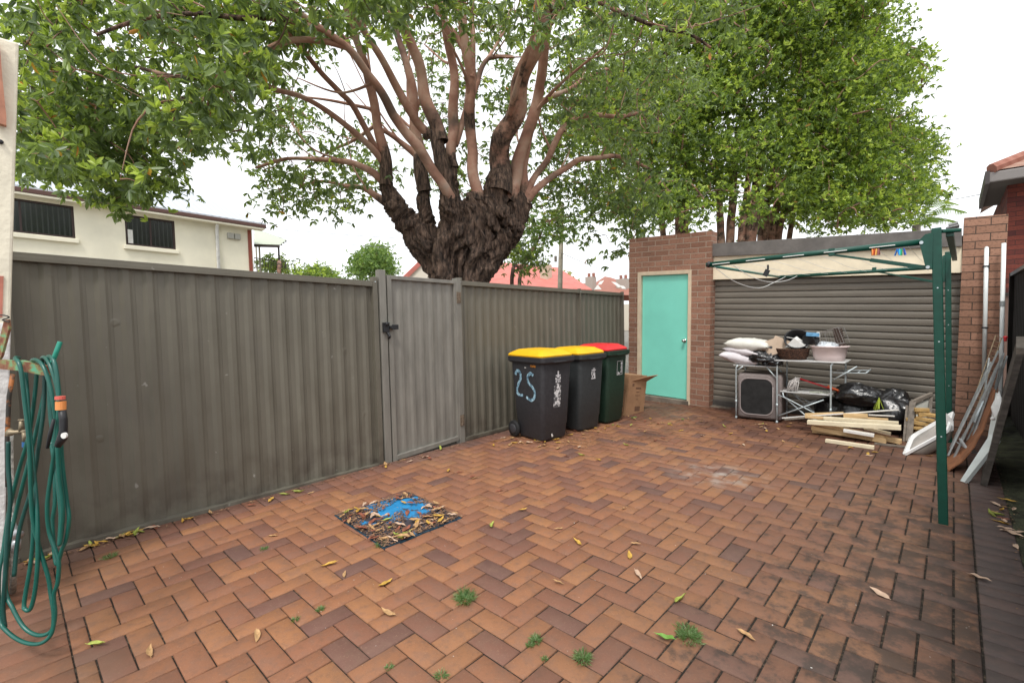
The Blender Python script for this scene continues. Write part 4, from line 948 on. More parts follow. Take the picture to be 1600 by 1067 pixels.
for sg in (((1116, 417, 4.32), (1150, 441, 4.7), (1186, 450, 5.3), (1210, 441, 6.0), (1228, 432, 6.9)), ((1146, 415, 4.32), (1175, 433, 4.7), (1205, 441, 5.4), (1230, 438, 6.2), (1246, 431, 7.0))):
    pts = [aY(*q) for q in sg]; sm = []
    for i in range(len(pts)-1):
        p0, p1, p2, p3 = pts[max(i-1, 0)], pts[i], pts[i+1], pts[min(i+2, len(pts)-1)]
        for k in range(6): t = k/6; sm.append(.5*((2*p1)+(-p0+p2)*t+(2*p0-5*p1+4*p2-p3)*t*t+(-p0+3*p1-3*p2+p3)*t*t*t))
    sm.append(pts[-1]); mb = MB(); mb.tube(sm, .003, 6); obj('slack_line', mb, M_line, cl, smooth=True)
for px, cols, nm in ((1369, ((.75, .25, .05), (.5, .08, .03), (.8, .4, .1), (.3, .1, .1)), 'orange and red'), (1408, ((.03, .2, .62), (.02, .4, .65), (.05, .45, .2), (.05, .12, .5)), 'blue and green')):
    q = P4(px, 392)
    for k, c in enumerate(cols):
        t_ = thing('clothes_peg', q+Vector((k*.012-.02, -.02, -.02)), ('leftmost ', 'second ', 'third ', 'rightmost ')[k]+'peg of the %s cluster clipped on clothesline arm' % nm, 'clothes peg', nm+' pegs')
        for sg_ in (-1, 1):
            b0 = q+Vector((k*.012-.02, -.022, .012)); mb = MB(); mb.beam(b0+Vector((0, 0, 0)), b0+Vector((random.uniform(-.01, .01)+sg_*.004, -.008*sg_, -.045)), .008, .005); obj('prong', mb, mat('peg_%d_%d' % (px, k), c, .4), t_)

# ------------------------------------------------------------------ cream wall end, hose, tap at the left
M_cream = mat('cream_render', (.76, .70, .56), .8, .1, 6, .2, 40)
wl = thing('rendered_wall', (-3.6, -.3, 0), 'cream rendered wall end at the left edge of the yard', 'wall')
EX, EY = -3.60, -.078
def WP(x, y, z): return Vector((x, y+.072*z, z))
def wallbox(x0, x1, y0, y1, z0, z1, zt=0):
    mb = MB(); mb.hexa([WP(x0, y0, z0), WP(x1, y0, z0), WP(x1, y1, z0), WP(x0, y1, z0), WP(x0, y0, z1), WP(x1, y0, z1), WP(x1, y1, z1-zt), WP(x0, y1, z1-zt)]); return mb
obj('rendered_face', wallbox(EX-.12, EX, -.9, EY, .0, 2.98, .02), M_cream, wl, bevel=.012)
obj('white_base', wallbox(EX-.12, EX+.004, -.9, EY+.002, .0, 1.50), mat('flaking_white_paint', (.62, .60, .58), .7, .2, 12, .3, 60), wl, bevel=.006)
obj('terracotta_patch', wallbox(EX-.10, EX+.007, -.9, EY-.03, 1.53, 1.74), mat('terracotta_paint', (.46, .17, .12), .8, .15, 12), wl)
br_ = thing('timber_bracket', aX(6, 130, -3.55), 'red painted timber bracket end fixed high on the cream wall', 'bracket')
mb = MB(); mb.prism([aX(-10, 60, -3.55), aX(-1, 62, -3.55), aX(4, 125, -3.55), aX(10, 182, -3.55), aX(10, 196, -3.55), aX(-10, 190, -3.55)], (-.04, 0, 0)); obj('board', mb, mat('red_brown_paint', (.42, .19, .12), .7, .2, 10), br_)
mb = MB(); q = aX(1, 222, -3.59); mb.ball(q, .012, 8); obj('hook', mb, M_dark, br_)
HD = 2.12
def h_(px, py, d=HD): return aD(px, py, d)
def smooth(pts, k=8):
    sm = []
    for i in range(len(pts)-1):
        p0, p1, p2, p3 = pts[max(i-1, 0)], pts[i], pts[i+1], pts[min(i+2, len(pts)-1)]
        for q in range(k): t = q/k; sm.append(.5*((2*p1)+(-p0+p2)*t+(2*p0-5*p1+4*p2-p3)*t*t+(-p0+3*p1-3*p2+p3)*t*t*t))
    sm.append(pts[-1]); return sm
hb = thing('hose_bracket', h_(0, 577), 'rusty green flat steel bracket sticking out of wall holding hose', 'bracket')
def rust():
    m, bs = newmat('rusty_green_steel', .75, .3); tc = N(m, 'ShaderNodeTexCoord'); n1 = noi(m, tc.outputs['Object'], 16, 5, .6)
    link(m, ramp(m, [(.36, (.16, .055, .035)), (.47, (.24, .12, .07)), (.52, (.22, .24, .10)), (.60, (.12, .38, .24))], n1).outputs[0], bs.inputs['Base Color']); return m
M_rust = rust()
mb = MB(); mb.prism([h_(-8, 562), h_(28, 563), h_(71, 572), h_(70, 587), h_(28, 579), h_(-8, 576)], AF*.03); obj('flat_bar', mb, M_rust, hb)
mb = MB(); mb.prism([h_(12, 499, 2.2), h_(14, 512, 2.2), h_(2, 556, 2.2), h_(-6, 570, 2.2), h_(-7, 556, 2.2), h_(6, 500, 2.2)], AF*.012); obj('green_strap', mb, M_rust, hb)
mb = MB(); mb.tube(smooth([h_(-3, 492, 2.2), h_(8, 493, 2.19), h_(14, 496, 2.2), (h_(4, 500, 2.2)), h_(15, 503, 2.19)]), .003, 5); obj('wire_tie', mb, mat('black_wire', (.03, .03, .03), .5), hb)
M_hose = mat('green_pvc_hose', (.006, .092, .07), .32, .12, 12, spec=.5)
M_hosed = mat('dark_green_hose', (.010, .06, .05), .35, .12, 12)
ho = thing('garden_hose', h_(50, 800), 'green garden hose looped over the rusty bracket down to the paving', 'garden hose')
# one continuous coil: each loop goes over the bar, down one side, round the bottom and back up
loops = [
 [(29, 559, 2.16), (24, 560, 2.10), (32, 575, 2.07), (40, 640, 2.07), (46, 700, 2.07), (50, 800, 2.08), (60, 850, 2.09), (75, 900, 2.1), (79, 925, 2.1), (84, 960, 2.09), (80, 990, 2.08), (62, 1005, 2.07), (35, 1002, 2.08), (10, 985, 2.1), (0, 965, 2.12), (-2, 900, 2.15), (5, 860, 2.18), (14, 800, 2.2), (28, 740, 2.2), (45, 680, 2.2), (54, 620, 2.2), (58, 575, 2.2)],
 [(58, 575, 2.2), (50, 564, 2.17), (58, 563, 2.10), (70, 577, 2.07), (82, 620, 2.06), (88, 680, 2.07), (80, 740, 2.08), (74, 790, 2.08), (77, 830, 2.09), (87, 860, 2.09), (92, 880, 2.09), (90, 910, 2.09), (84, 930, 2.09), (86, 960, 2.09), (80, 985, 2.09), (60, 992, 2.09), (38, 980, 2.10), (20, 950, 2.12), (9, 920, 2.14), (14, 850, 2.15), (25, 800, 2.18), (40, 740, 2.18), (55, 680, 2.19), (68, 620, 2.2), (72, 575, 2.2)],
 [(72, 575, 2.2), (66, 560, 2.16), (72, 560, 2.09), (80, 575, 2.06), (90, 610, 2.05), (94, 660, 2.06), (97, 720, 2.07), (104, 780, 2.08), (108, 810, 2.08), (104, 840, 2.09), (97, 858, 2.09), (88, 880, 2.10), (82, 820, 2.12), (86, 780, 2.13), (84, 700, 2.15), (78, 640, 2.17), (76, 580, 2.19)],
 [(76, 580, 2.19), (72, 562, 2.16), (78, 557, 2.08), (86, 570, 2.05), (92, 620, 2.04), (90, 680, 2.04), (92, 740, 2.05), (98, 790, 2.06), (96, 830, 2.07), (93, 850, 2.07), (95, 800, 2.08), (88, 740, 2.09), (80, 690, 2.11)],
 [(46, 700, 2.09), (50, 760, 2.1), (52, 830, 2.1), (48, 880, 2.1), (38, 940, 2.09), (40, 952, 2.08), (48, 950, 2.08), (55, 920, 2.08), (59, 870, 2.08), (58, 800, 2.09), (52, 730, 2.12), (46, 670, 2.15), (42, 610, 2.18), (40, 580, 2.2)],
 [(13, 690, 2.15), (13, 730, 2.15), (16, 780, 2.14), (12, 830, 2.13), (8, 900, 2.12), (5, 950, 2.12), (8, 980, 2.12)],
 [(70, 575, 2.19), (68, 640, 2.18), (60, 700, 2.17), (50, 760, 2.17), (30, 830, 2.16), (22, 900, 2.14)],
]
for k, lp in enumerate(loops):
    mb = MB(); mb.tube(smooth([h_(*q) for q in lp]), .0080, 10); obj('hose_loop', mb, M_hose if k not in (5, 6) else M_hosed, ho, smooth=True)
mb = MB(); mb.tube(smooth([h_(82, 566, 2.07), h_(88, 550, 2.07), h_(94, 534, 2.08)]), .0092, 10); obj('hose_end', mb, mat('bright_green_hose', (.02, .24, .17), .35), ho, smooth=True)
nz_ = thing('spray_nozzle', h_(97, 660), 'black trigger nozzle with orange and red collar hanging on the hose', 'nozzle')
mb = MB(); mb.tube([h_(94, 619, 2.0), h_(94, 624, 2.0)], .0175, 14); obj('red_collar', mb, mat('red_collar', (.62, .12, .09), .45), nz_, smooth=False)
mb = MB(); mb.tube([h_(95, 627, 2.0), h_(95, 640, 2.0)], .018, 14); obj('orange_collar', mb, mat('orange_collar', (.72, .27, .08), .45), nz_)
mb = MB(); mb.tube(smooth([h_(97, 641, 2.0), h_(99, 655, 2.0), h_(99, 672, 2.0), h_(98, 685, 2.0), h_(90, 697, 2.0)]), [.013]*8+[.015]*10+[.017]*10+[.012]*7, 12) if False else mb.tube([h_(97, 641, 2.0), h_(99, 655, 2.0), h_(99, 672, 2.0), h_(97, 685, 2.0), h_(90, 697, 2.0)], [.013, .014, .014, .018, .012], 12)
mb.tube([h_(84, 655, 2.02), h_(78, 680, 2.03), h_(74, 700, 2.03)], [.006, .008, .006], 8); obj('nozzle_body', mb, M_dark, nz_, smooth=True)
mb = MB(); q = h_(102, 680, 1.975); mb.tube([q, q-AF*.008], .012, 16); obj('white_dial', mb, M_white, nz_)
tp = thing('garden_tap', aZ(20, 915), 'old standpipe with brass tap and silvery joint behind the hose', 'tap')
D2 = 2.5; mb = MB(); mb.tube([aD(20, 925, 2.62), aD(22, 880, 2.55), aD(23, 845, 2.5), aD(17, 800, 2.5), aD(15, 690, 2.5), aD(16, 676, 2.5)], .014, 10); obj('pipe', mb, mat('peeling_white_pipe', (.42, .42, .38), .7, .45, 40, .4), tp, smooth=True)
mb = MB(); mb.tube([aD(18, 820, 2.47), aD(22, 834, 2.45), aD(32, 836, 2.45)], [.018, .026, .02], 12); mb.ball(aD(23, 834, 2.44), .027, 12); mb.tube([aD(25, 844, 2.48), aD(24, 858, 2.5)], .020, 10); obj('silver_joint', mb, mat('dull_silver', (.45, .45, .46), .3, .2, 20, metal=.6), tp, smooth=True)
mb = MB(); mb.tube([aD(14, 675, 2.3), aD(18, 676, 2.3), aD(22, 675, 2.3), aD(40, 674, 2.3)], [.02, .016, .009, .010], 10); mb.tube([aD(33, 674, 2.3), aD(33, 658, 2.3)], [.010, .008], 10); mb.beam(aD(29, 656, 2.3), aD(38, 656, 2.3), .01, .006); mb.tube([aD(38, 675, 2.3), aD(39, 690, 2.3)], .010, 10); obj('brass_tap', mb, mat('old_brass', (.26, .21, .14), .5, .3, 30, metal=.5), tp, smooth=True)
mb = MB(); mb.tube([aD(39, 690, 2.3), aD(39, 698, 2.3)], .011, 10); obj('blue_fitting', mb, mat('blue_fitting', (.02, .11, .28), .4), tp)
mb = MB(); mb.tube([aD(20, 585, 2.35), aD(14, 620, 2.35), aD(11, 690, 2.35), aD(12, 760, 2.35)], .009, 8); obj('supply_pipe', mb, mat('rusted_black_pipe', (.04, .035, .03), .6, col2=(.35, .12, .03), scale=12, lo=.55, hi=.62), tp, smooth=True)

# ------------------------------------------------------------------ blue access cover
cv = thing('access_cover', sum(COV, Vector())/4, 'blue painted square drain cover half hidden under fallen leaves', 'access cover')
cc = sum(COV, Vector())/4
def cq(k, z): return [Vector((cc.x+(p.x-cc.x)*k, cc.y+(p.y-cc.y)*k, z)) for p in COV]
mb = MB(); lo_, hi_ = cq(.955, .0), cq(.955, .0105); mb.hexa(lo_+hi_) ; 
def cover_mat():
    m, bs = newmat('worn_blue_paint', .6, .35); tc = N(m, 'ShaderNodeNewGeometry'); P = tc.outputs['Position']
    c = ramp(m, [(.3, (.012, .16, .36)), (.7, (.03, .27, .56))], noi(m, P, 9, 4)).outputs[0]
    vd = N(m, 'ShaderNodeVectorMath', operation='DISTANCE'); link(m, P, vd.inputs[0]); vd.inputs[1].default_value = tuple(aZ(622, 797)); c = mixc(m, mrange(m, math_(m, 'ADD', noi(m, P, 8, 6, .65), mrange(m, vd.outputs['Value'], .10, .40, -.10, .16)), .46, .55, 0, .93), c, (.055, .035, .028)); c = mixc(m, mrange(m, noi(m, P, 60, 3), .6, .7, 0, .6), c, (.03, .025, .02))
    link(m, c, bs.inputs['Base Color']); bp = N(m, 'ShaderNodeBump'); bp.inputs['Strength'].default_value = .5; bp.inputs['Distance'].default_value = .005; link(m, noi(m, P, 50, 5), bp.inputs['Height']); link(m, bp.outputs[0], bs.inputs['Normal']); return m
M_cov = cover_mat()
obj('cover_plate', mb, M_cov, cv, bevel=.002)
mb = MB()
for i in range(4):
    a_, b_ = cq(1.0, .007)[i], cq(1.0, .007)[(i+1) % 4]; c_, d_ = cq(.965, .007)[(i+1) % 4], cq(.965, .007)[i]
    mb.hexa([a_-Vector((0, 0, .03)), b_-Vector((0, 0, .03)), c_-Vector((0, 0, .03)), d_-Vector((0, 0, .03)), a_, b_, c_, d_])
obj('steel_rim', mb, mat('dark_blue_steel', (.02, .055, .085), .6, .4, 25), cv)

# ------------------------------------------------------------------ fallen leaves
M_lv = [mat('tan_dry_leaf', (.42, .25, .115), .75, .3, 30), mat('ochre_leaf', (.50, .30, .055), .7, .25, 30), mat('yellow_green_leaf', (.34, .38, .08), .65, .3, 30), mat('red_brown_leaf', (.24, .08, .045), .7, .35, 30), mat('pale_pinkish_leaf', (.50, .35, .25), .75, .15, 30), mat('fresh_green_leaf', (.15, .30, .05), .6, .2, 30)]
LME = []
def leafmesh(seed, m, curl, L=.105, W=.034):
    r = random.Random(seed); nx_, ny_ = 12, 4; mb = MB(); P = {}
    bend = r.uniform(-1, 1)*.6; roll = r.uniform(.2, 1)*curl; tw = r.uniform(-.8, .8)
    for i in range(nx_+1):
        t = i/nx_; w_ = W*.5*(math.sin(math.pi*min(1, t*1.02+.02))**.75)*(1-.25*t) if t > .12 else .0012
        if t <= .12: w_ = .0014+.004*(t > .1)
        a = bend*(t-.5); x = L*(t-.5); y0 = L*.18*bend*math.sin(math.pi*t)
        z0 = .004+.018*roll*abs(t-.45)**1.5*2+.002*math.sin(t*14+seed)
        for j in range(ny_+1):
            s = -1+2*j/ny_; ang = s*roll*.9+tw*(t-.5)*.6
            P[i, j] = (x, y0+w_*s*math.cos(ang*.6), z0+w_*abs(s)*abs(math.sin(roll))*.9+w_*s*math.sin(tw*(t-.5)))
    zmin = min(p[2] for p in P.values())
    for i in range(nx_):
        for j in range(ny_):
            q = [P[i, j], P[i+1, j], P[i+1, j+1], P[i, j+1]]; mb.quad(*[(a, b, c-zmin+.001) for a, b, c in q])
    me = bpy.data.meshes.new('fallen_leaf'); me.from_pydata(mb.v, [], mb.f); me.materials.append(m); me.polygons.foreach_set('use_smooth', [True]*len(me.polygons))
    bm = bmesh.new(); bm.from_mesh(me); bmesh.ops.remove_doubles(bm, verts=bm.verts, dist=1e-5); bm.to_mesh(me); bm.free(); return me
for k in range(12): LME.append((k % 6, leafmesh(k, M_lv[k % 6], (.5, 1.0, 1.4)[k % 3])))
CN = ['tan', 'ochre', 'yellow green', 'red brown', 'pale pinkish', 'fresh green']
nleaf = 0
def leaf(x, y, z, zone, w=(5, 4, 1.5, 3, 2, .3), sc=None, kind=None):
    global nleaf
    k = random.choices(range(6), w)[0] if kind is None else kind
    me = random.choice([m_ for q, m_ in LME if q == k]); o = bpy.data.objects.new('fallen_leaf', me); COL.objects.link(o)
    s = sc or random.uniform(.7, 1.15); o.scale = (s, s*random.uniform(.8, 1.15), s*random.uniform(.8, 1.5)); o.location = (x, y, z)
    o.rotation_euler = (random.gauss(0, .12), random.gauss(0, .10), random.uniform(0, 6.28)); nleaf += 1
    tag(o, '%s fallen leaf %s' % (CN[k], zone), 'leaf', 'fallen leaves: %s' % zone)
    return o
# on the cover (dense), mostly along its far and near edges
for i in range(120):
    u, v = random.random(), random.random()
    a0_ = COV[0].lerp(COV[1], u).lerp(COV[3].lerp(COV[2], u), v)
    if (a0_-aZ(622, 797)).length < .17 and random.random() < .85: continue
    a_ = COV[0].lerp(COV[1], u); b_ = COV[3].lerp(COV[2], u); p = a_.lerp(b_, v)
    leaf(p.x, p.y, .011+random.uniform(0, .022), 'lying on the blue drain cover', (7, 2.4, .8, 5, 2, .2), random.uniform(.55, 1.05))
def lz(px, py): p = aZ(px, py); return p.x, p.y
# traced single leaves out on the paving
for (px, py, k, zn) in ((400, 995, 0, 'by the left foreground joint'), (235, 1020, 0, 'lowest at the left, near the hose'), (515, 884, 1, 'between cover and foreground weeds'), (602, 912, 1, 'below the drain cover'), (608, 958, 0, 'in the middle foreground'), (902, 848, 1, 'near the yard centre'), (997, 899, 4, 'curled up in the centre of paving'), (983, 868, 1, 'just above the pale curled one'), (1065, 940, 2, 'above the large weed tuft'), (1040, 999, 5, 'touching the large weed tuft'), (1165, 994, 0, 'long and thin in the right foreground'), (1375, 928, 4, 'heart shaped right of the centre'), (770, 822, 2, 'beside the far corner of the cover'), (1530, 905, 4, 'on the dark border paving'), (150, 1010, 2, 'right of the bottom of hose')):
    x_, y_ = lz(px, py); leaf(x_, y_, .003, zn, kind=k, sc=1.0)
def scatter(n, pts, zone, w=(5, 4, 1.5, 2, 2, .3), z=.002, sc=None):
    for _ in range(n):
        i = random.randrange(len(pts)-1); t = random.random(); px = pts[i][0]+(pts[i+1][0]-pts[i][0])*t+random.gauss(0, pts[i][2]); py = pts[i][1]+(pts[i+1][1]-pts[i][1])*t+random.gauss(0, pts[i][3])
        x_, y_ = lz(px, py)
        if x_ < FX+.06: x_ = FX+.06+random.random()*.05
        leaf(x_, y_, z+random.random()*.008, zone, w, sc)
scatter(9, [(30, 858, 2, 1), (80, 850, 2, 1)], 'at the fence foot behind the hose')
scatter(16, [(130, 842, 4, 1.5), (240, 822, 8, 2)], 'banked against the long fence')
scatter(8, [(250, 820, 20, 3), (560, 750, 30, 6)], 'strewn along the fence foot up to the gate')
scatter(8, [(590, 735, 10, 3), (700, 702, 10, 3)], 'under the gate')
scatter(24, [(780, 690, 12, 5), (900, 690, 15, 6)], 'around the foot of the nearest bin')
scatter(22, [(900, 680, 15, 5), (1000, 655, 12, 5)], 'in the drift beside the bins and the box')
scatter(26, [(720, 740, 70, 22), (1000, 690, 60, 18), (1180, 680, 50, 14)], 'scattered over the middle of the yard', sc=.8)
scatter(20, [(1040, 665, 30, 6), (1240, 670, 30, 6)], 'in front of the garage and the camp table', sc=.8)
scatter(10, [(1250, 690, 30, 6), (1480, 720, 30, 10)], 'around the timber pile and basin', sc=.8)
scatter(16, [(1555, 770, 12, 10), (1580, 860, 10, 16)], 'on the mossy verge at the right', (5, 2, 4, 1, 3, 0))
scatter(10, [(500, 850, 160, 40), (900, 800, 100, 40)], 'loose on the open paving', sc=.7)
# crumbs of leaf litter and white specks
Vv = []; Ff = []
def crumb(x_, y_, z_, s):
    i = len(Vv)
    for k in range(4):
        a = k*1.57+random.uniform(-.5, .5); Vv.append((x_+s*random.uniform(.5, 1.3)*math.cos(a), y_+s*.6*math.sin(a), z_+random.uniform(0, s*.6)))
    Ff.append((i, i+1, i+2, i+3))
for _ in range(4200):
    u, v = random.random(), random.random()
    p = COV[0].lerp(COV[1], u).lerp(COV[3].lerp(COV[2], u), v)
    if mnoise.noise(p*6)+((p-aZ(622, 797)).length-.22)*2 > -.08: crumb(p.x, p.y, .0125+random.random()*.008, random.uniform(.003, .013))
for _ in range(900): crumb(FX+.07+abs(random.gauss(0, .05)), random.uniform(0, 7.3), .002, random.uniform(.002, .007))
for _ in range(1100):
    q = aZ(random.gauss(890, 70), random.gauss(686, 9)); q.y = max(q.y, 3.6); crumb(max(q.x, FX+.07), q.y, .003, random.uniform(.004, .014))
for _ in range(260): crumb(FX+.08+abs(random.gauss(0, .04)), random.uniform(0, 3.6), .003, random.uniform(.006, .016))
for _ in range(500): crumb(.31+random.gauss(0, .03), random.uniform(2, 7), .003, random.uniform(.002, .007))
for _ in range(500): crumb(random.uniform(-4, .1), random.uniform(5.8, 7.4), .003, random.uniform(.002, .006))
li = numpy_mesh('leaf_litter', np.array(Vv), np.array(Ff), mat('leaf_crumbs', (.20, .10, .06), .85, .6, 25, col2=(.36, .21, .12))); tag(li, 'reddish brown crumbs of leaf litter on cover and along the edges', 'leaf litter', kind='stuff')
Vv = []; Ff = []
for _ in range(260): crumb(random.uniform(-4.1, .1), random.uniform(.2, 6.5), .0035, random.uniform(.0015, .0042))
li = numpy_mesh('white_specks', np.array(Vv), np.array(Ff), mat('white_specks', (.7, .68, .64), .7)); tag(li, 'tiny white specks and chips dotted over the clay paving', 'specks', kind='stuff')

# weeds in the joints
def weed(px, py, r, n, lab, tall=.05, pale=0):
    p = aZ(px, py); V = []; F = []; T = []
    n = int(n*1.9); tall *= .8
    for _ in range(n):
        a = random.uniform(0, 6.28); d = r*1.15*random.random()**.7*(1.25 if abs(math.sin(a-.7)) > .8 else .85); b0 = Vector((p.x+d*math.cos(a), p.y+d*math.sin(a), .0)); L = tall*random.uniform(.5, 1.1)
        dr = Vector((math.cos(a)*random.uniform(.2, 2.2)+random.uniform(-.5, .5), math.sin(a)*random.uniform(.2, 2.2)+random.uniform(-.5, .5), 1)).normalized(); sd = dr.cross(Vector((random.uniform(-1, 1), random.uniform(-1, 1), .2))).normalized()*random.uniform(.0008, .0018)
        i = len(V); m1 = b0+dr*L*.6; e = b0+dr*L+Vector((dr.x, dr.y, -.5))*L*.3
        V += [b0-sd, b0+sd, m1+sd, m1-sd, e]; F += [(i, i+1, i+2, i+3), (i+3, i+2, i+4, i+4)]; T += [random.random()]*2
    me = bpy.data.meshes.new('weed_tuft'); me.from_pydata([tuple(v-p) for v in V], [], [f[:3] if f[2] == f[3] else f for f in F])
    a_ = me.attributes.new('tone', 'FLOAT', 'FACE'); a_.data.foreach_set('value', T); me.materials.append(M_weed); o = bpy.data.objects.new('weed_tuft', me); o.location = p; COL.objects.link(o); tag(o, lab, 'weed', 'weeds growing in the paving joints')
M_weed = leaf_mat('weed_blades', [(0, (.07, .15, .045)), (.6, (.14, .25, .09)), (1, (.30, .38, .20))], .4, .7)
weed(727, 935, .042, 230, 'bushy green weed tuft in the middle of the foreground paving', .055)
weed(1076, 992, .05, 300, 'widest weed tuft at right foreground beside a green leaf', .035)
weed(911, 1028, .028, 140, 'round weed tuft at the bottom, left of the widest one', .04)
weed(838, 1000, .02, 80, 'small weed at the joint between the two larger tufts', .03); weed(828, 1008, .014, 40, 'tiny greyish weed touching a small one', .02)
weed(172, 870, .03, 60, 'star shaped seedling near the hose and fence', .035); weed(412, 858, .018, 40, 'small weed between hose and cover', .03)
weed(501, 952, .014, 50, 'little green sprig left of the middle foreground', .025); weed(594, 852, .022, 70, 'green sprig growing at the near corner of blue cover', .04)
weed(608, 1042, .014, 30, 'faint sprig at the bottom, left of centre', .02); weed(690, 1056, .02, 40, 'pale sprig cut by the bottom of the picture', .035); weed(851, 1030, .010, 25, 'minute sprig left of the round bottom tuft', .02)
weed(462, 968, .014, 30, 'dry pale sprig next to a curled leaf at left', .025)

# ------------------------------------------------------------------ buildings beyond the fence
BX = -17.0
bu = thing('cream_building', (BX, 0, 0), 'long cream rendered building with dark windows and metal roof behind the left fence', 'building')
M_bcream = mat('aged_cream_render', (.82, .77, .62), .85, .07, 1.2, .1, 40)
def B(px, py): return aX(px, py, BX)
yc = B(393, 353).y; zt = 4.80
wins = [(-.55, B(118, 370).y, 3.88, 4.72), (B(197, 380).y, B(275, 385).y, 3.86, 4.71), (-4.2, -2.6, 3.9, 4.7), (-8, -6.2, 3.9, 4.7)]
mb = MB(); ys = sorted([w_[0] for w_ in wins]+[w_[1] for w_ in wins]+[-12, yc])
def wq(y0, y1, z0, z1): mb.quad((BX, y0, z0), (BX, y1, z0), (BX, y1, z1), (BX, y0, z1))
for i in range(len(ys)-1):
    y0, y1 = ys[i], ys[i+1]; w_ = [q for q in wins if abs(q[0]-y0) < 1e-6 and abs(q[1]-y1) < 1e-6]
    if w_:
        w_ = w_[0]; wq(y0, y1, 0, w_[2]); wq(y0, y1, w_[3], zt+.2)
        for (za, zb, ya, yb) in ((w_[2], w_[2], y0, y1), (w_[3], w_[3], y0, y1)): mb.quad((BX, ya, za), (BX, yb, za), (BX-.18, yb, za), (BX-.18, ya, za))
        for yy in (y0, y1): mb.quad((BX, yy, w_[2]), (BX, yy, w_[3]), (BX-.18, yy, w_[3]), (BX-.18, yy, w_[2]))
    else: wq(y0, y1, 0, zt+.2)
mb.quad((BX, yc, 0), (BX-9, yc, 0), (BX-9, yc, zt+.2), (BX, yc, zt+.2)); obj('wall', mb, M_bcream, bu)
M_gl = mat('dark_window_glass', (.02, .025, .025), .12, .5, 2, spec=.6)
def curtain():
    m, bs = newmat('window_with_blinds', .18, .6); tc = N(m, 'ShaderNodeNewGeometry'); sx = N(m, 'ShaderNodeSeparateXYZ'); link(m, tc.outputs['Position'], sx.inputs[0])
    wv = math_(m, 'SINE', math_(m, 'MULTIPLY', sx.outputs['Y'], 62)); c = mixc(m, mrange(m, math_(m, 'ADD', wv, math_(m, 'MULTIPLY', noi(m, tc.outputs['Position'], 2.5, 4), .8)), .6, 1.5, 0, .6), (.010, .013, .013), (.05, .055, .052)); link(m, c, bs.inputs['Base Color']); return m
M_bl = curtain()
for w_ in wins:
    y0, y1, z0, z1 = w_; wd = thing('w', (0, 0, 0), 'x', 'x'); bpy.data.objects.remove(wd)
    mb = MB(); mb.box(BX-.10, BX-.05, y0, y0+.05, z0, z1); mb.box(BX-.10, BX-.05, y1-.05, y1, z0, z1); mb.box(BX-.10, BX-.05, y0+.05, y1-.05, z1-.05, z1); mb.box(BX-.10, BX-.05, y0+.05, y1-.05, z0, z0+.05); mb.box(BX-.09, BX-.06, (y0+y1)/2-.02, (y0+y1)/2+.02, z0+.05, z1-.05)
    wn = obj('window', mb, mat('dark_red_window_frame', (.05, .03, .028), .5), bu)
    mb = MB(); mb.quad((BX-.08, y0, z0), (BX-.08, y1, z0), (BX-.08, y1, z1), (BX-.08, y0, z1)); obj('pane', mb, M_bl, wn)
    mb = MB(); mb.box(BX-.03, BX+.09, y0-.06, y1+.06, z0-.13, z0-.02); obj('sill', mb, M_bcream, wn, bevel=.01)
mb = MB(); mb.box(BX-.095, BX-.055, B(197, 380).y+.06, B(197, 380).y+.17, 3.92, 4.3); obj('white_blind_edge', mb, M_white, bu)
mb = MB(); mb.box(BX-.1, BX+.32, -12, yc+.35, zt+.03, zt+.15); obj('gutter', mb, mat('brown_gutter', (.11, .055, .045), .5), bu, bevel=.02)
mb = MB(); mb.box(BX+.0, BX+.30, -12, yc+.3, zt-.02, zt+.03); obj('soffit', mb, M_bcream, bu)
def roofm():
    m, bs = newmat('pale_corrugated_roof', .5, .4); tc = N(m, 'ShaderNodeNewGeometry'); sx = N(m, 'ShaderNodeSeparateXYZ'); link(m, tc.outputs['Position'], sx.inputs[0])
    wv = math_(m, 'SINE', math_(m, 'MULTIPLY', sx.outputs['Y'], 32)); link(m, mixc(m, mrange(m, wv, .2, 1, 0, .5), (.50, .53, .58), (.34, .37, .42)), bs.inputs['Base Color']); return m
mb = MB(); mb.hexa([(BX+.3, -12, zt+.15), (BX+.3, yc+.35, zt+.15), (BX-5, yc-1.7, zt+2.45), (BX-5, -12, zt+2.45), (BX+.3, -12, zt+.19), (BX+.3, yc+.35, zt+.19), (BX-5, yc-1.7, zt+2.49), (BX-5, -12, zt+2.49)]); obj('roof', mb, roofm(), bu)
mb = MB(); mb.quad((BX+.3, yc+.35, zt+.17), (BX-9, yc+.35, zt+.17), (BX-9, yc-1.7, zt+2.47), (BX-5, yc-1.7, zt+2.47)); obj('hip_roof', mb, MATS['pale_corrugated_roof'], bu)
mb = MB(); a_ = aX(230, 316, BX-4.0); b_ = aX(350, 330, BX-4.0); mb.beam(a_, b_, .5, .28); obj('roof_vent', mb, mat('pale_green_vent', (.45, .50, .44), .6), bu)
mb = MB(); q = B(337, 345); mb.tube([(BX+.2, q.y, zt+.1), (BX+.12, q.y, zt-.1), (BX+.06, q.y, zt-.25), (BX+.06, q.y, .1)], .05, 8); obj('downpipe', mb, M_white, bu, smooth=True)
mb = MB(); q = B(389, 360); mb.box(BX-.02, BX+.04, q.y-.05, q.y+.05, 0, zt-.05); obj('corner_pipe', mb, mat('red_brown_pipe', (.26, .07, .045), .6), bu)
mb = MB()
for (xa, xb) in ((354, 364), (365, 374)): y0, y1 = B(xa, 360).y, B(xb, 360).y; z_ = B(360, 360).z; mb.box(BX, BX+.1, y0, y1, z_-.09, z_+.09)
obj('meter_boxes', mb, mat('grey_box', (.38, .37, .33), .6), bu, bevel=.01)
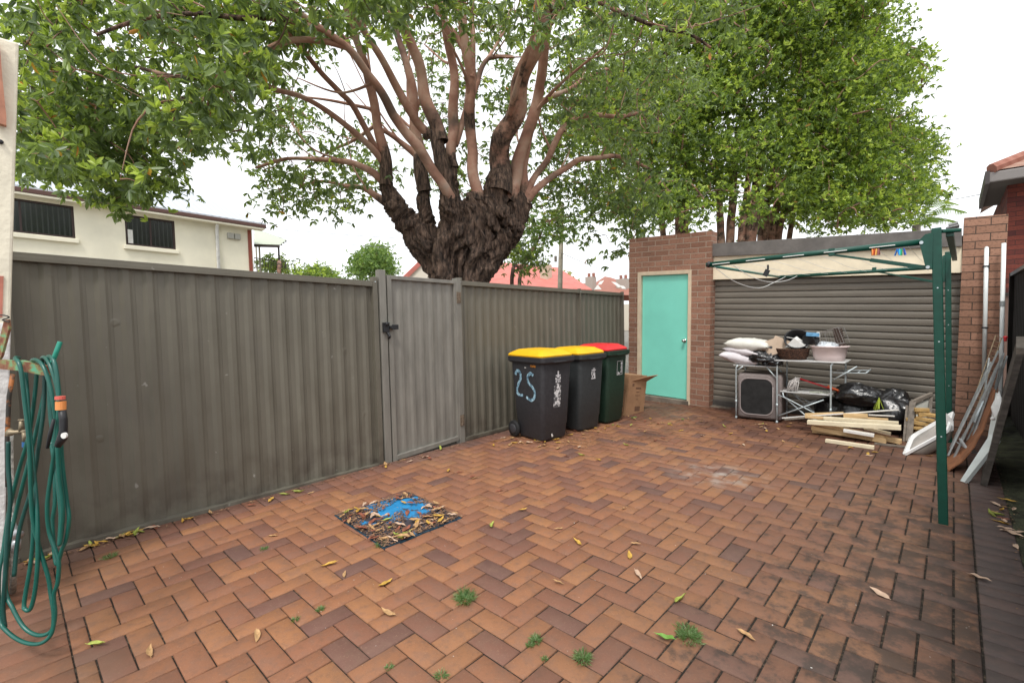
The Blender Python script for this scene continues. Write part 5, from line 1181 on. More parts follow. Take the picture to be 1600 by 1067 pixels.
def shear_building(o_):
    for c in o_.children:
        if c.type == 'MESH':
            for v in c.data.vertices: v.co.z -= .036*v.co.y*min(1, max(0, v.co.z/4))
        shear_building(c)
shear_building(bu)
M_bronze = mat('dark_bronze_metal', (.05, .04, .035), .5)
aw = thing('balcony_awning', aX(420, 380, BX-.5), 'pale fibreglass awning over a balcony at the corner of the cream building', 'awning')
mb = MB(); A, B_, C_, D_ = aD(397, 358, 19.5), aD(447, 376, 19.0), aD(437, 384, 16.8), aD(397, 383, 16.6); mb.prism([A, B_, C_, D_], (0, 0, .03)); obj('awning_sheet', mb, mat('fibreglass_sheet', (.45, .50, .38), .5), aw)
mb = MB()
for f in (0, .33, .66, 1): mb.beam(A.lerp(D_, f)-Vector((0, 0, .04)), B_.lerp(C_, f)-Vector((0, 0, .04)), .05, .05)
mb.beam(A, B_, .05, .06); mb.beam(D_, C_, .05, .06); obj('awning_frame', mb, M_bronze, aw)
for (px, d) in ((405, 17.2), (435, 17.2), (400, 19)):
    mb = MB(); t_ = aD(px, 384 if px != 435 else 382, d); mb.beam((t_.x, t_.y, 0), t_, .05, .05, (0, 1, 0)); obj('post', mb, M_bronze if px == 435 else mat('cream_post', (.5, .47, .4), .6), aw)
mb = MB(); a0, a1 = aD(397, 403, 17.0), aD(446, 410, 17.0); b0, b1 = aD(397, 419, 17.0), aD(446, 419, 17.0); mb.beam(a0, a1, .03, .03); mb.beam(a1, b1, .03, .03)
for f in np.linspace(0, 1, 12): mb.beam(a0.lerp(a1, f), b0.lerp(b1, f), .015, .015, (0, 1, 0))
obj('balcony_rail', mb, M_bronze, aw)

def tilem(name, a, b):
    m, bs = newmat(name, .75, .3); tc = N(m, 'ShaderNodeTexCoord'); wv = N(m, 'ShaderNodeTexWave', bands_direction='DIAGONAL'); link(m, tc.outputs['Object'], wv.inputs[0]); wv.inputs['Scale'].default_value = 2.2
    link(m, mixc(m, noi(m, tc.outputs['Object'], 4, 4), mixc(m, wv.outputs['Fac'], a, b), tuple(x*.8 for x in a)), bs.inputs['Base Color']); return m
M_red = mat('weathered_red_roof', (.50, .16, .13), .7, .12, 1.5)
M_terr = tilem('terracotta_tiles', (.30, .12, .085), (.42, .20, .15))
M_wallc = mat('pale_cream_gable', (.62, .56, .47), .8)
def roofh(name, pts, base, label, cat, m, wallm, depth):
    # gable end: a roof slab pitched away from us over plain walls
    t_ = thing(name, (pts[0].x, pts[0].y, 0), label, cat); return t_
rr = thing('red_roofed_house', aD(800, 440, 34), 'house with faded red metal roof behind the big tree trunk', 'house')
A, B_, C_, D_ = aD(740, 449, 36), aD(925, 452, 34), aD(872, 418, 41), aD(770, 409, 42)
mb = MB(); mb.prism([A, B_, C_, D_], (0, 0, -.15)); obj('roof', mb, M_red, rr)
mb = MB(); mb.hexa([(A.x, A.y, 0), (B_.x, B_.y, 0), (C_.x, C_.y, 0), (D_.x, D_.y, 0), (A.x, A.y, A.z-.2), (B_.x, B_.y, B_.z-.2), (C_.x, C_.y, B_.z-.2), (D_.x, D_.y, A.z-.2)]); obj('walls', mb, M_wallc, rr)
mb = MB(); q = aD(853, 423, 37); mb.box(q.x-.35, q.x+.35, q.y-.3, q.y+.3, q.z-1.6, q.z+.45); obj('chimney', mb, mat('pale_chimney', (.55, .44, .34), .8), rr)
gb = thing('gabled_house', aD(655, 430, 26), 'pale gable end with red barge board left of the big trunk', 'house')
A, B_, C_ = aD(634, 436, 26), aD(675, 396, 26.6), aD(720, 436, 27)
ax_ = AF*7; ax_.z = 0; mb = MB(); mb.prism([Vector((A.x, A.y, 0)), A, B_, C_, Vector((C_.x, C_.y, 0))], ax_); obj('walls', mb, M_wallc, gb)
mb = MB(); n_ = Vector((0, 0, .12)); mb.beam(A-(B_-A)*.1+n_, B_+n_, .25, .22); obj('barge_board', mb, M_red, gb)
mb = MB(); mb.prism([B_+n_, C_+n_, C_+n_*1.6, B_+n_*1.6], ax_); mb.prism([A+n_, B_+n_, B_+n_*1.6, A+n_*1.6], ax_); obj('roof', mb, M_red, gb)
th_ = thing('tiled_house', aD(950, 450, 55), 'distant house with terracotta tiled hip roof, skylights and two chimneys', 'house')
pk = aD(945, 432, 60); e0, e1, e2 = aD(885, 446, 54), aD(1000, 462, 50), aD(1010, 452, 66)
mb = MB(); mb.poly([e0, aD(912, 460, 52), aD(928, 441, 56)]); mb.poly([aD(905, 458, 52), e1, aD(954, 433.5, 58), pk]); mb.poly([e1, e2, aD(954, 433.5, 58)]); mb.poly([e0, aD(912, 460, 52), aD(905, 444, 60), aD(890, 443, 60)]); obj('roof', mb, M_terr, th_)
mb = MB(); mb.poly([aD(886, 443, 56), aD(985, 450, 54), aD(985, 470, 54), aD(886, 470, 56)]); obj('roof_slope', mb, M_terr, th_)
mb = MB(); mb.box(e0.x, e1.x+6, e0.y-2, e0.y+14, 0, 2.6); obj('walls', mb, M_wallc, th_)
for (px, py, w_) in ((924, 437, .55), (974, 440, .7)):
    q = aD(px, py, 53); mb = MB(); mb.box(q.x-w_, q.x+w_*.7, q.y-.4, q.y+.4, q.z-1.2, q.z+.30); ch_ = obj('chimney', mb, mat('grey_chimney', (.36, .31, .27), .8), th_)
    mb = MB()
    for k in (-.3, .3): mb.tube([q+Vector((k, 0, .3)), q+Vector((k, 0, .72))], .17, 8)
    obj('chimney_pot', mb, M_terr, ch_)
for (a_, b_, c_, d_) in (((937, 440), (944, 438), (940, 444), (934, 445)), ((955, 440), (962, 441), (972, 448), (966, 449)), ((969, 446), (975, 447), (978, 451), (972, 451))):
    mb = MB(); mb.poly([aD(*q, 49.5) for q in (a_, b_, c_, d_)]); obj('skylight', mb, M_white, th_)
mb = MB(); mb.prism([aD(929, 452, 49), aD(934, 445, 49), aD(940, 452, 49)], AF*.3); obj('gable_trim', mb, M_white, th_)

pole = thing('power_pole', aD(874, 440, 21), 'plain grey timber power pole beyond the fence right of the big tree', 'power pole')
pt_, pb = aD(878, 318, 20.5), aD(871, 445, 20.5); mb = MB(); mb.tube([Vector((pb.x, pb.y, 0)), pt_], [.115, .095], 12); obj('shaft', mb, mat('grey_pole_timber', (.27, .24, .19), .85, .2, 6, .3), pole, smooth=True)
mb = MB(); q = aD(876, 345, 20.3); mb.beam(q+Vector((-.5, -.45, 0)), q+Vector((.5, .45, 0)), .08, .1); obj('crossarm', mb, M_woodg, pole); q = aD(868, 400, 20.2); mb = MB(); mb.tube([q, q+Vector((0, 0, -.25))], .06, 8); obj('fuse', mb, M_woodg, pole)
def wire(a, b, sag, lab):
    pts = [a.lerp(b, k/14)+Vector((0, 0, -sag*4*(k/14)*(1-k/14))) for k in range(15)]; mb = MB(); mb.tube(pts, .012, 4); tag(obj('power_line', mb, mat('grey_cable', (.20, .20, .21), .6), origin=a), lab, 'power line', 'overhead power lines')
wire(aD(360, 350, 24), aD(700, 376, 22), .1, 'upper thin power line left of the big tree')
wire(aD(400, 366, 26), aD(700, 393, 24), .1, 'lower thin power line left of the big tree')
wire(aD(876, 395, 20.3), aD(1000, 442, 40), .1, 'power line running from the pole down to the tiled house')
wire(aD(1440, 318, 26), aD(1540, 302, 15), .05, 'short power line reaching the eave of the dark brick house')

hr = thing('brick_house', (1.0, 12.6, 0), 'dark red brick house with tiled roof behind the brick pier', 'house')
HY = 12.0; wl0 = aY(1564, 300, HY+.6).x
def uvq(mb, a, b, c, d, w_, h_, z0=0): mb.quad(a, b, c, d, [(0, z0), (w_, z0), (w_, z0+h_), (0, z0+h_)])
mb = MB(); y0 = HY+.6; zt2 = 3.76; uvq(mb, (wl0+.08, y0, 0), (wl0+5, y0, 0), (wl0+5, y0, zt2), (wl0+.08, y0, zt2), 5, zt2); uvq(mb, (wl0+.08, y0, 0), (wl0+.08, y0+5, 0), (wl0+.08, y0+5, zt2), (wl0+.08, y0, zt2), 5, zt2); obj('brick_wall', mb, M_brickh, hr)
mb = MB(); e = aY(1543, 268, HY); f = aY(1537, 304, HY*1.24); ez = e.z
mb.hexa([(e.x, HY, ez-.20), (e.x+5, HY, ez-.20), (e.x+5, HY+.05, ez-.20), (e.x, HY+.05, ez-.20), (e.x, HY, ez-.02), (e.x+5, HY, ez-.02), (e.x+5, HY+.05, ez-.02), (e.x, HY+.05, ez-.02)]); obj('front_gutter', mb, mat('grey_gutter', (.22, .2, .19), .5), hr, bevel=.02)
mb = MB(); mb.box(e.x-.03, e.x+.03, HY-.02, HY+2.9, ez-.22, ez+.0); obj('side_gutter', mb, mat('dark_gutter', (.06, .05, .048), .5), hr)
mb = MB(); mb.box(e.x+.03, e.x+5, HY+.05, HY+2.85, ez-.19, ez-.17); obj('soffit', mb, mat('grey_soffit', (.12, .11, .10), .7), hr)
mb = MB(); mb.poly([(e.x+.05, HY, ez), (e.x+5, HY, ez), (e.x+5, HY+2.6, ez+1.35), (e.x+2.6, HY+2.6, ez+1.35)]); mb.poly([(e.x+.05, HY, ez), (e.x+2.6, HY+2.6, ez+1.35), (e.x+.05, HY+5.2, ez)])
ro = obj('tiled_roof', mb, tilem('orange_roof_tiles', (.34, .19, .14), (.46, .33, .26)), hr)
mb = MB(); mb.tube([(e.x+.05, HY, ez+.03), (e.x+2.6, HY+2.6, ez+1.38)], .09, 8); obj('ridge_tiles', mb, M_terr, ro)

# ------------------------------------------------------------------ trees
def crown_mesh(name, pos, axis, L, W, tone, m, parent, droop=.25):
    n = len(pos); axis = axis/np.linalg.norm(axis, axis=1, keepdims=True)
    r = rng.normal(size=(n, 3)); s = np.cross(axis, r); s /= np.linalg.norm(s, axis=1, keepdims=True)+1e-9; nn = np.cross(s, axis)
    L = L[:, None]; W = W[:, None]; f = (rng.random((n, 1))*.25+.1)*W
    dn = -np.array([[0, 0, 1]])*L*droop
    a1 = pos+axis*L*.30+dn*.10; a2 = pos+axis*L*.70+dn*.32; tip = pos+axis*L+dn*.6
    V = np.stack([pos, a1+s*W*.44+nn*f, a2+s*W*.40+nn*f, tip, a2-s*W*.40+nn*f, a1-s*W*.44+nn*f], 1).reshape(-1, 3)
    b6 = (np.arange(n)*6)[:, None]; F = np.concatenate([b6+np.array([[0, 1, 2, 3]]), b6+np.array([[0, 3, 4, 5]])], 1).reshape(-1, 4); tone = np.repeat(tone, 2)
    return numpy_mesh(name, V, F, m, parent, tone=tone)
def rosettes(cent, spread, per, k, Lm, rngt, new=.25, flat=.6):
    """cent: (n,3) twig tips; each gets `per` rosettes of k leaves."""
    n = len(cent); c = np.repeat(cent, per, 0); sp = np.repeat(spread, per)[:, None]
    c = c+rng.normal(size=c.shape)*sp*np.array([[1, 1, flat]])
    up = rng.normal(size=c.shape)*.55+np.array([[0, 0, .75]]); up /= np.linalg.norm(up, axis=1, keepdims=True)
    isnew = rng.random(len(c)) < new
    c2 = np.repeat(c, k, 0); up2 = np.repeat(up, k, 0); nw = np.repeat(isnew, k)
    a = rng.normal(size=c2.shape); side = np.cross(up2, a); side /= np.linalg.norm(side, axis=1, keepdims=True)
    el = np.where(nw, rng.uniform(.5, 1.2, len(c2)), rng.uniform(-.9, .55, len(c2)))[:, None]
    ax = side*np.cos(el)+up2*np.sin(el)-np.array([[0, 0, 1]])*np.where(nw, 0, .45)[:, None]
    L = Lm*.88*rng.uniform(.65, 1.25, len(c2))*np.where(nw, .9, 1); W = L*rng.uniform(.30, .42, len(c2))
    base = np.repeat(rng.random(len(c)), k)
    tone = np.where(nw, .72+.24*base+rng.normal(size=len(c2))*.03, .08+.5*base+rng.normal(size=len(c2))*.08)
    odd = rng.random(len(c2)) < .006; tone = np.where(odd, 1.0, np.clip(tone, 0, .965))
    return c2, ax, L, W, tone
def tubes_mesh(name, segs, m, parent, n=5):
    """segs: list of (pts Nx3, radii N, rough N)"""
    V = []; F = []; A = []
    for pts, rad, ro in segs:
        pts = np.asarray(pts, float); k = len(pts); i0 = len(V); nr = None
        for j in range(k):
            t = pts[min(j+1, k-1)]-pts[max(j-1, 0)]; t = t/(np.linalg.norm(t)+1e-9)
            if nr is None: nr = np.cross(t, [.2, .3, .9] if abs(t[2]) < .9 else [1, 0, 0])
            nr = nr-t*nr.dot(t); nr /= np.linalg.norm(nr)+1e-9; bn = np.cross(t, nr)
            for q in range(n):
                a = 2*math.pi*q/n; lump = 1
                if n > 8: lump = 1+.16*mnoise.noise(Vector(pts[j]*2.3+nr*math.cos(a)+bn*math.sin(a)))
                V.append(pts[j]+(nr*math.cos(a)+bn*math.sin(a))*rad[j]*lump); A.append(ro[j])
        for j in range(k-1):
            for q in range(n):
                a = i0+j*n+q; b = i0+j*n+(q+1) % n; F.append((a, b, b+n, a+n))
    return numpy_mesh(name, np.array(V), np.array(F), m, parent, tone=np.array(A), attr='rough_bark', domain='POINT', smooth=True)
def spl(P, k=7):
    P = [np.asarray(p, float) for p in P]; out = []
    for i in range(len(P)-1):
        p0, p1, p2, p3 = P[max(i-1, 0)], P[i], P[i+1], P[min(i+2, len(P)-1)]
        for q in range(k): t = q/k; out.append(.5*((2*p1)+(-p0+p2)*t+(2*p0-5*p1+4*p2-p3)*t*t+(-p0+3*p1-3*p2+p3)*t*t*t))
    out.append(P[-1]); return np.array(out)
def grow(nodes, targets, name, m, parent, r0=.006):
    """join every twig tip to the nearest wood already there with a gently bent twig"""
    nodes = np.array(nodes); base = nodes.copy(); order = np.argsort([np.min(np.sum((base-t)**2, 1)) for t in targets]); segs = []
    for i in order:
        t = targets[i]; d = np.sum((nodes-t)**2, 1)+.0; j = int(np.argmin(d)); a = nodes[j]; L = math.sqrt(d[j])
        if L > 3.2 and False: continue
        mid = (a+t)/2+rng.normal(size=3)*L*.09+np.array([0, 0, L*.08]); pts = spl([a, mid, t], 3)
        w_ = r0*(1+1.6*L); segs.append((pts, np.linspace(w_, r0*.45, len(pts)), np.full(len(pts), .42)))
        nodes = np.vstack([nodes, pts[1:]])
    return tubes_mesh(name, segs, m, parent, 4)
def inpoly(x, y, poly):
    c = False; n = len(poly); j = n-1
    for i in range(n):
        xi, yi = poly[i]; xj, yj = poly[j]
        if (yi > y) != (yj > y) and x < (xj-xi)*(y-yi)/(yj-yi)+xi: c = not c
        j = i
    return c
def fill(poly, n, d0, d1, gap=.0, seed=0., scale=1.0):
    xs = [p[0] for p in poly]; ys = [p[1] for p in poly]; out = []; tries = 0
    while len(out) < n and tries < n*60:
        tries += 1
        x = random.uniform(min(xs), max(xs)); y = random.uniform(min(ys), max(ys))
        if not inpoly(x, y, poly): continue
        d = d0+(d1-d0)*random.random(); p = aD(x, y, d)
        if mnoise.noise(Vector((p.x*.9*scale+seed, p.y*.9*scale, p.z*.9*scale))) < gap-.25: continue
        if p.z < 2.2: continue
        out.append(np.array(p))
    return out
G_leaf = [(0, (.065, .095, .055)), (.25, (.115, .165, .085)), (.5, (.19, .26, .10)), (.7, (.30, .41, .10)), (.86, (.50, .62, .09)), (.97, (.62, .72, .16)), (1, (.60, .20, .04))]
M_leaf = leaf_mat('brushbox_leaves', G_leaf, .48, .34)
M_leaf2 = leaf_mat('dense_tree_leaves', [(0, (.045, .072, .030)), (.3, (.12, .19, .05)), (.55, (.23, .335, .06)), (.75, (.40, .53, .075)), (.97, (.58, .69, .12)), (1, (.50, .25, .07))], .46, .36)

# --- the big pollarded street tree
T0 = aD(722, 440, 8.1)
bt = thing('street_tree', (T0.x, T0.y, 0), 'huge old street tree with dark gnarled trunk and pink limbs behind the gate', 'tree')
def pr(px, d): return px*d/CF
def chain(seq):   # (px,py,r_px,depth)
    return [(np.array(aD(x, y, d)), pr(r, d)) for x, y, r, d in seq]
trunk_parts = [
 [(716, 620, 50, 8.1), (716, 520, 40, 8.1), (717, 440, 35, 8.1), (720, 408, 42, 8.1), (732, 372, 46, 8.1), (752, 340, 38, 8.1), (768, 308, 22, 8.1)],
 [(706, 470, 24, 8.1), (694, 425, 22, 8.05), (668, 388, 22, 8.0), (644, 356, 18, 7.9), (622, 328, 14, 7.85), (609, 303, 11, 7.8), (604, 275, 9, 7.75), (600, 250, 7.5, 7.7)],
 [(700, 430, 24, 8.15), (680, 390, 14, 8.2), (669, 352, 9.5, 8.2), (662, 300, 8.5, 8.2), (657, 265, 8, 8.2), (654, 240, 7.5, 8.2)],
 [(715, 430, 30, 8.0), (712, 390, 27, 7.95), (709, 350, 18, 7.9), (702, 305, 12, 7.85), (693, 265, 11, 7.8), (686, 235, 10.5, 7.8), (680, 208, 10, 7.8)],
 [(712, 355, 14, 8.05), (707, 300, 8, 8.1), (706, 260, 7.5, 8.1), (706, 235, 7, 8.1)],
 [(738, 420, 28, 8.05), (762, 385, 32, 8.05), (788, 355, 27, 8.05), (803, 328, 16, 8.05), (812, 300, 10, 8.0)],
 [(742, 385, 30, 7.8), (748, 352, 22, 7.75), (743, 325, 14, 7.7), (741, 300, 10, 7.7)],
 [(762, 360, 30, 7.9), (771, 322, 20, 7.85), (776, 290, 15, 7.8), (780, 265, 14, 7.75)],
 [(722, 385, 26, 7.85), (708, 355, 16, 7.75), (702, 325, 11, 7.6), (697, 303, 7.5, 7.5)],
 [(796, 352, 17, 8.1), (815, 328, 11, 8.1), (821, 302, 7, 8.1)],
 [(700, 450, 10, 7.75), (690, 400, 12, 7.7), (700, 350, 8, 7.65)], [(735, 450, 12, 7.7), (745, 400, 13, 7.65), (758, 350, 9, 7.6)], [(750, 440, 10, 7.8), (775, 390, 12, 7.75), (800, 350, 9, 7.75)],
]
mb = MB()
for q in trunk_parts:
    c = chain(q); P = spl([p for p, r in c], 6); Rr = np.interp(np.linspace(0, len(c)-1, len(P)), range(len(c)), [r for p, r in c])
    Rr[-4:] *= np.array([.97, .9, .78, .55]); mb.tube([Vector(p) for p in P], list(Rr), 16)
for (x, y, r, d) in ((806, 358, 12, 7.85), (786, 332, 9, 7.6), (641, 352, 9, 7.75), (613, 322, 7, 7.7), (762, 345, 9, 7.55), (720, 362, 8, 7.6), (796, 345, 8, 7.65), (668, 384, 8, 7.75), (666, 212, 6, 7.8), (677, 210, 8, 7.8), (737, 192, 6, 7.6)):
    mb.ball(aD(x, y, d), pr(r, d), 10, (1, 1, random.uniform(.8, 1.2)))
tk = obj('trunk', mb, M_bark, bt, smooth=True)
rm = tk.modifiers.new('remesh', 'REMESH'); rm.mode = 'VOXEL'; rm.voxel_size = .020; rm.use_smooth_shade = True
bpy.context.view_layer.update()
dg = bpy.context.evaluated_depsgraph_get(); me2 = bpy.data.meshes.new_from_object(tk.evaluated_get(dg)); tk.modifiers.clear(); tk.data = me2
co = np.empty(len(me2.vertices)*3); me2.vertices.foreach_get('co', co); co = co.reshape(-1, 3); nr = np.empty(len(me2.vertices)*3); me2.vertices.foreach_get('normal', nr); nr = nr.reshape(-1, 3)
dv = []
for p in co:
    wx = mnoise.noise(Vector((p[0]*1.3, p[1]*1.3, p[2]*1.3)))*.35; a = mnoise.noise(Vector(((p[0]+wx)*8, (p[1]+wx)*8, p[2]*1.5))); b_ = mnoise.noise(Vector(((p[0]+wx)*22, (p[1]+wx)*22, p[2]*4+7))); c = mnoise.noise(Vector((p[0]*3, p[1]*3, p[2]*3)))
    dv.append(.065*(1-2.4*abs(a))-.02+.034*(1-2.4*abs(b_))-.01+.03*c)
thin = np.array(dv)*np.clip((9-0)/9, 0, 1); topz = np.array(bt.location)[2]
hz = co[:, 2]; fade = np.clip((4.35-hz)/1.1, .10, 1); co += nr*(thin*fade)[:, None]; me2.vertices.foreach_set('co', co.ravel()); me2.update()
at_ = me2.attributes.new('rough_bark', 'FLOAT', 'POINT'); at_.data.foreach_set('value', np.full(len(co), 1.0, dtype=np.float32))
me2.polygons.foreach_set('use_smooth', [True]*len(me2.polygons))
# limbs: (px,py,r,depth, rough)
limbs = [
 [(603, 290, 11, 7.75, 1), (600, 250, 9, 7.7, .75), (590, 205, 7.5, 7.6, .1), (581, 150, 7, 7.4, 0), (570, 100, 6, 7.2, 0), (548, 40, 5, 6.9, 0), (530, -30, 4, 6.6, 0)],
 [(628, 320, 9, 7.9, 1), (600, 287, 6.5, 7.8, .4), (575, 266, 5.5, 7.7, .1), (543, 253, 4.5, 7.7, .2), (500, 250, 3.5, 7.8, .2), (446, 249, 2.6, 7.9, .3), (400, 262, 2, 8, .4)],
 [(612, 322, 8, 7.8, .8), (585, 304, 5, 7.7, .3), (569, 295, 4, 7.7, .2), (540, 290, 3, 7.8, .2), (505, 284, 2.2, 7.9, .4), (470, 290, 1.6, 8, .4)],
 [(661, 300, 11, 8.2, 1), (657, 262, 10, 8.2, .8), (652, 212, 8, 8.2, .1), (645, 165, 7, 8.1, 0), (636, 110, 6, 8, 0), (618, 50, 5, 7.9, 0), (600, -20, 4, 7.8, 0)],
 [(650, 245, 6, 8.2, .3), (625, 222, 4, 8.1, .2), (610, 210, 4, 8, .2), (585, 195, 3, 7.9, .2)],
 [(700, 312, 9, 7.55, .5), (690, 288, 7.5, 7.4, 0), (667, 249, 7.5, 7.2, 0), (638, 210, 7.5, 7.0, 0), (619, 184, 7, 6.8, 0), (600, 150, 6.5, 6.6, .2), (570, 108, 6, 6.3, 0), (540, 75, 5.5, 6, 0), (500, 42, 5, 5.7, 0), (450, 5, 4.5, 5.4, .1), (400, -40, 4, 5.1, .1)],
 [(684, 225, 13, 7.8, 1), (678, 202, 11, 7.8, .55), (668, 160, 10, 7.7, 0), (660, 120, 8.5, 7.6, 0), (645, 72, 8, 7.4, 0), (630, 35, 7.5, 7.2, .1), (608, -10, 7, 7, .1)],
 [(668, 215, 8, 7.8, .9), (656, 200, 7, 7.75, .2), (640, 169, 6.5, 7.6, 0), (618, 130, 6, 7.4, 0), (600, 98, 5.5, 7.2, 0), (577, 63, 5, 7, 0), (550, 20, 4.5, 6.7, 0), (540, -20, 4, 6.5, 0)],
 [(706, 262, 9, 8.1, 1), (704, 240, 8.5, 8.1, .35), (707, 190, 8.5, 8.1, 0), (708, 126, 7, 8, 0), (700, 70, 6.5, 7.8, 0), (694, 20, 6, 7.6, 0), (690, -30, 5, 7.5, 0)],
 [(710, 225, 6, 8.15, .5), (718, 200, 5, 8.2, 0), (733, 164, 4.5, 8.3, 0), (748, 120, 4, 8.4, 0), (760, 95, 3.5, 8.5, 0), (775, 89, 3, 8.5, .2), (800, 89, 2.5, 8.6, .3)],
 [(742, 318, 12, 7.7, 1), (744, 298, 9, 7.7, .15), (741, 260, 8.5, 7.65, 0), (738, 220, 8, 7.6, .1), (737, 192, 8.5, 7.6, .9), (735, 160, 8.5, 7.5, .1), (731, 105, 8, 7.4, 0), (726, 50, 7.5, 7.3, 0), (721, -20, 7, 7.1, 0)],
 [(734, 120, 6, 7.4, .1), (738, 90, 4.5, 7.4, 0), (740, 50, 4, 7.35, 0), (738, -10, 3.5, 7.3, 0)],
 [(728, 80, 5, 7.35, .1), (712, 55, 4, 7.3, .2), (700, 38, 3.5, 7.3, .3), (680, 10, 3, 7.2, .3)],
 [(774, 300, 20, 7.8, 1), (778, 262, 17, 7.75, .66), (787, 220, 16, 7.6, .52), (800, 175, 15, 7.4, .46), (818, 130, 14, 7.2, .38), (832, 90, 13, 7, .25), (847, 40, 12.5, 6.8, 0), (858, -20, 12, 6.6, 0)],
 [(793, 312, 14, 7.9, .9), (800, 285, 10, 7.9, .2), (812, 245, 9.5, 7.85, 0), (826, 200, 9, 7.8, 0), (836, 160, 8.5, 7.7, 0), (846, 105, 8, 7.5, 0), (854, 50, 8, 7.3, 0), (868, -10, 7, 7.1, 0)],
 [(812, 320, 10, 8.1, .9), (816, 290, 7, 8.1, .2), (821, 250, 6, 8.1, 0), (830, 205, 5, 8.1, 0), (842, 160, 4, 8.1, 0)],
 [(818, 322, 9, 8.1, .7), (823, 302, 6, 8.1, .1), (838, 275, 5.2, 8.2, 0), (855, 250, 5, 8.3, 0), (868, 225, 4.8, 8.4, 0), (880, 200, 4.6, 8.5, 0), (905, 185, 4, 8.6, 0), (940, 181, 3.5, 8.8, .1), (975, 182, 3, 9, .2), (1010, 172, 2.2, 9.2, .3)],
 [(821, 318, 8, 8.1, .7), (835, 300, 5.5, 8.1, .1), (860, 279, 5, 8.2, .1), (885, 263, 4.6, 8.3, .1), (912, 249, 4.2, 8.5, .2), (950, 245, 3.4, 8.8, .3), (985, 250, 2.6, 9.1, .4), (1020, 266, 2, 9.4, .5)],
 [(846, 160, 5, 8.1, 0), (865, 152, 4, 8.2, 0), (890, 143, 3.6, 8.3, .1), (915, 122, 3, 8.4, .2), (950, 108, 2.5, 8.5, .3)],
 [(882, 205, 3, 8.5, 0), (888, 185, 2.6, 8.5, .1), (895, 168, 2.4, 8.5, .1), (915, 150, 1.8, 8.5, .2)],
 [(862, 10, 7, 7.1, .1), (880, 8, 4, 7, .3), (930, 5, 3.6, 6.8, .5), (980, 25, 3.2, 6.6, .6), (1030, 45, 2.8, 6.4, .7), (1075, 52, 2.4, 6.3, .7), (1110, 75, 1.8, 6.2, .7)],
 [(858, 30, 5, 7.2, .1), (880, 15, 3.4, 7, .3), (915, -15, 3, 6.8, .5)],
 [(594, 249, 6, 7.7, .1), (575, 226, 5, 7.5, 0), (540, 196, 4.4, 7.2, .1), (500, 168, 4, 6.9, .1), (463, 148, 3.8, 6.6, .2), (430, 141, 3.6, 6.3, .2), (390, 134, 3.4, 6, .3), (330, 150, 3, 5.6, .4), (270, 175, 2.6, 5.4, .5)],
 [(590, 240, 5, 7.7, .1), (556, 173, 4.5, 7.2, 0), (530, 145, 4.2, 6.9, 0), (505, 118, 4, 6.6, 0), (476, 80, 3.6, 6.2, 0), (440, 40, 3, 5.8, .1), (400, 10, 3, 5.5, .2)],
 [(540, 75, 5, 6, 0), (500, 62, 4.5, 5.8, .2), (460, 60, 4.5, 5.6, .2), (420, 78, 4.5, 5.4, .1), (385, 100, 4.2, 5.2, .1), (340, 118, 3.6, 5, .3), (280, 120, 3, 4.8, .5), (210, 105, 2.4, 4.7, .6)],
 [(500, 42, 5, 5.7, .1), (440, 30, 4, 5.4, .5), (380, 30, 4, 5.1, .6), (310, 22, 3.6, 4.9, .6), (230, 30, 3, 4.7, .6), (150, 55, 2.4, 4.6, .6)],
 [(585, 195, 3, 7.9, .2), (560, 215, 2.6, 8.4, .3), (520, 235, 2.2, 9, .4), (480, 262, 1.6, 9.4, .5)],
 [(760, 95, 3, 8.5, .2), (780, 60, 2.5, 8.9, .3), (800, 10, 2, 9.2, .3)],
]
nodes = []
for L_ in limbs:
    P = spl([np.array(aD(x, y, d)) for x, y, r, d, b in L_], 6); kk = np.linspace(0, len(L_)-1, len(P))
    Rr = np.interp(kk, range(len(L_)), [pr(r, d) for x, y, r, d, b in L_]); Ro = np.interp(kk, range(len(L_)), [b for x, y, r, d, b in L_])
    jit = np.array([[mnoise.noise(Vector((p[0]*1.7, p[1]*1.7, p[2]*1.7+c*9))) for c in range(3)] for p in P]); P = P+jit*Rr[:, None]*.9
    tubes_mesh('branch', [(P, Rr, Ro)], M_bark, bt, 12)
    nodes += [p for p in P[3:]]
    for q in range(3 if len(L_) > 5 else 2):
        j = random.randrange(len(P)//3, len(P)-2); t = P[j+1]-P[j-1]; t /= np.linalg.norm(t); dd = t*.7+rng.normal(size=3)*.45+np.array([0, 0, .35]); dd /= np.linalg.norm(dd); ln = random.uniform(.7, 1.7); r0 = max(.008, Rr[j]*.42)
        B0 = P[j]; B1 = B0+dd*ln*.5+rng.normal(size=3)*.06; B2 = B0+dd*ln+np.array([0, 0, ln*.22])+rng.normal(size=3)*.12; SB = spl([B0, B1, B2], 6)
        tubes_mesh('branch', [(SB, np.linspace(r0, r0*.35, len(SB)), np.full(len(SB), min(.45, Ro[j])))], M_bark, bt, 7); nodes += list(SB[2:])
polyA = [(24, -60), (24, 200), (30, 250), (70, 285), (120, 265), (170, 290), (205, 305), (235, 290), (235, 235), (300, 215), (355, 185), (400, 130), (460, 80), (520, 60), (600, 30), (660, -5), (700, -60)]
polyHang = [(24, 215), (40, 285), (75, 280), (120, 300), (150, 300), (190, 325), (225, 318), (240, 285), (250, 200), (120, 170), (24, 170)]
cl1 = fill(polyA, 330, 4.4, 6.6, .05, 1); cl1 += fill(polyHang, 95, 5.8, 7.6, -.1, 2)
cl1b = fill([(24, -60), (24, 260), (220, 290), (300, 250), (420, 150), (640, 20), (900, 10), (900, -60)], 230, 6.6, 9.2, .1, 3)
cl1c = fill([(250, 190), (255, 300), (300, 322), (340, 330), (345, 300), (320, 240), (430, 240), (470, 160), (400, 90)], 34, 6.5, 8.8, .05, 4)
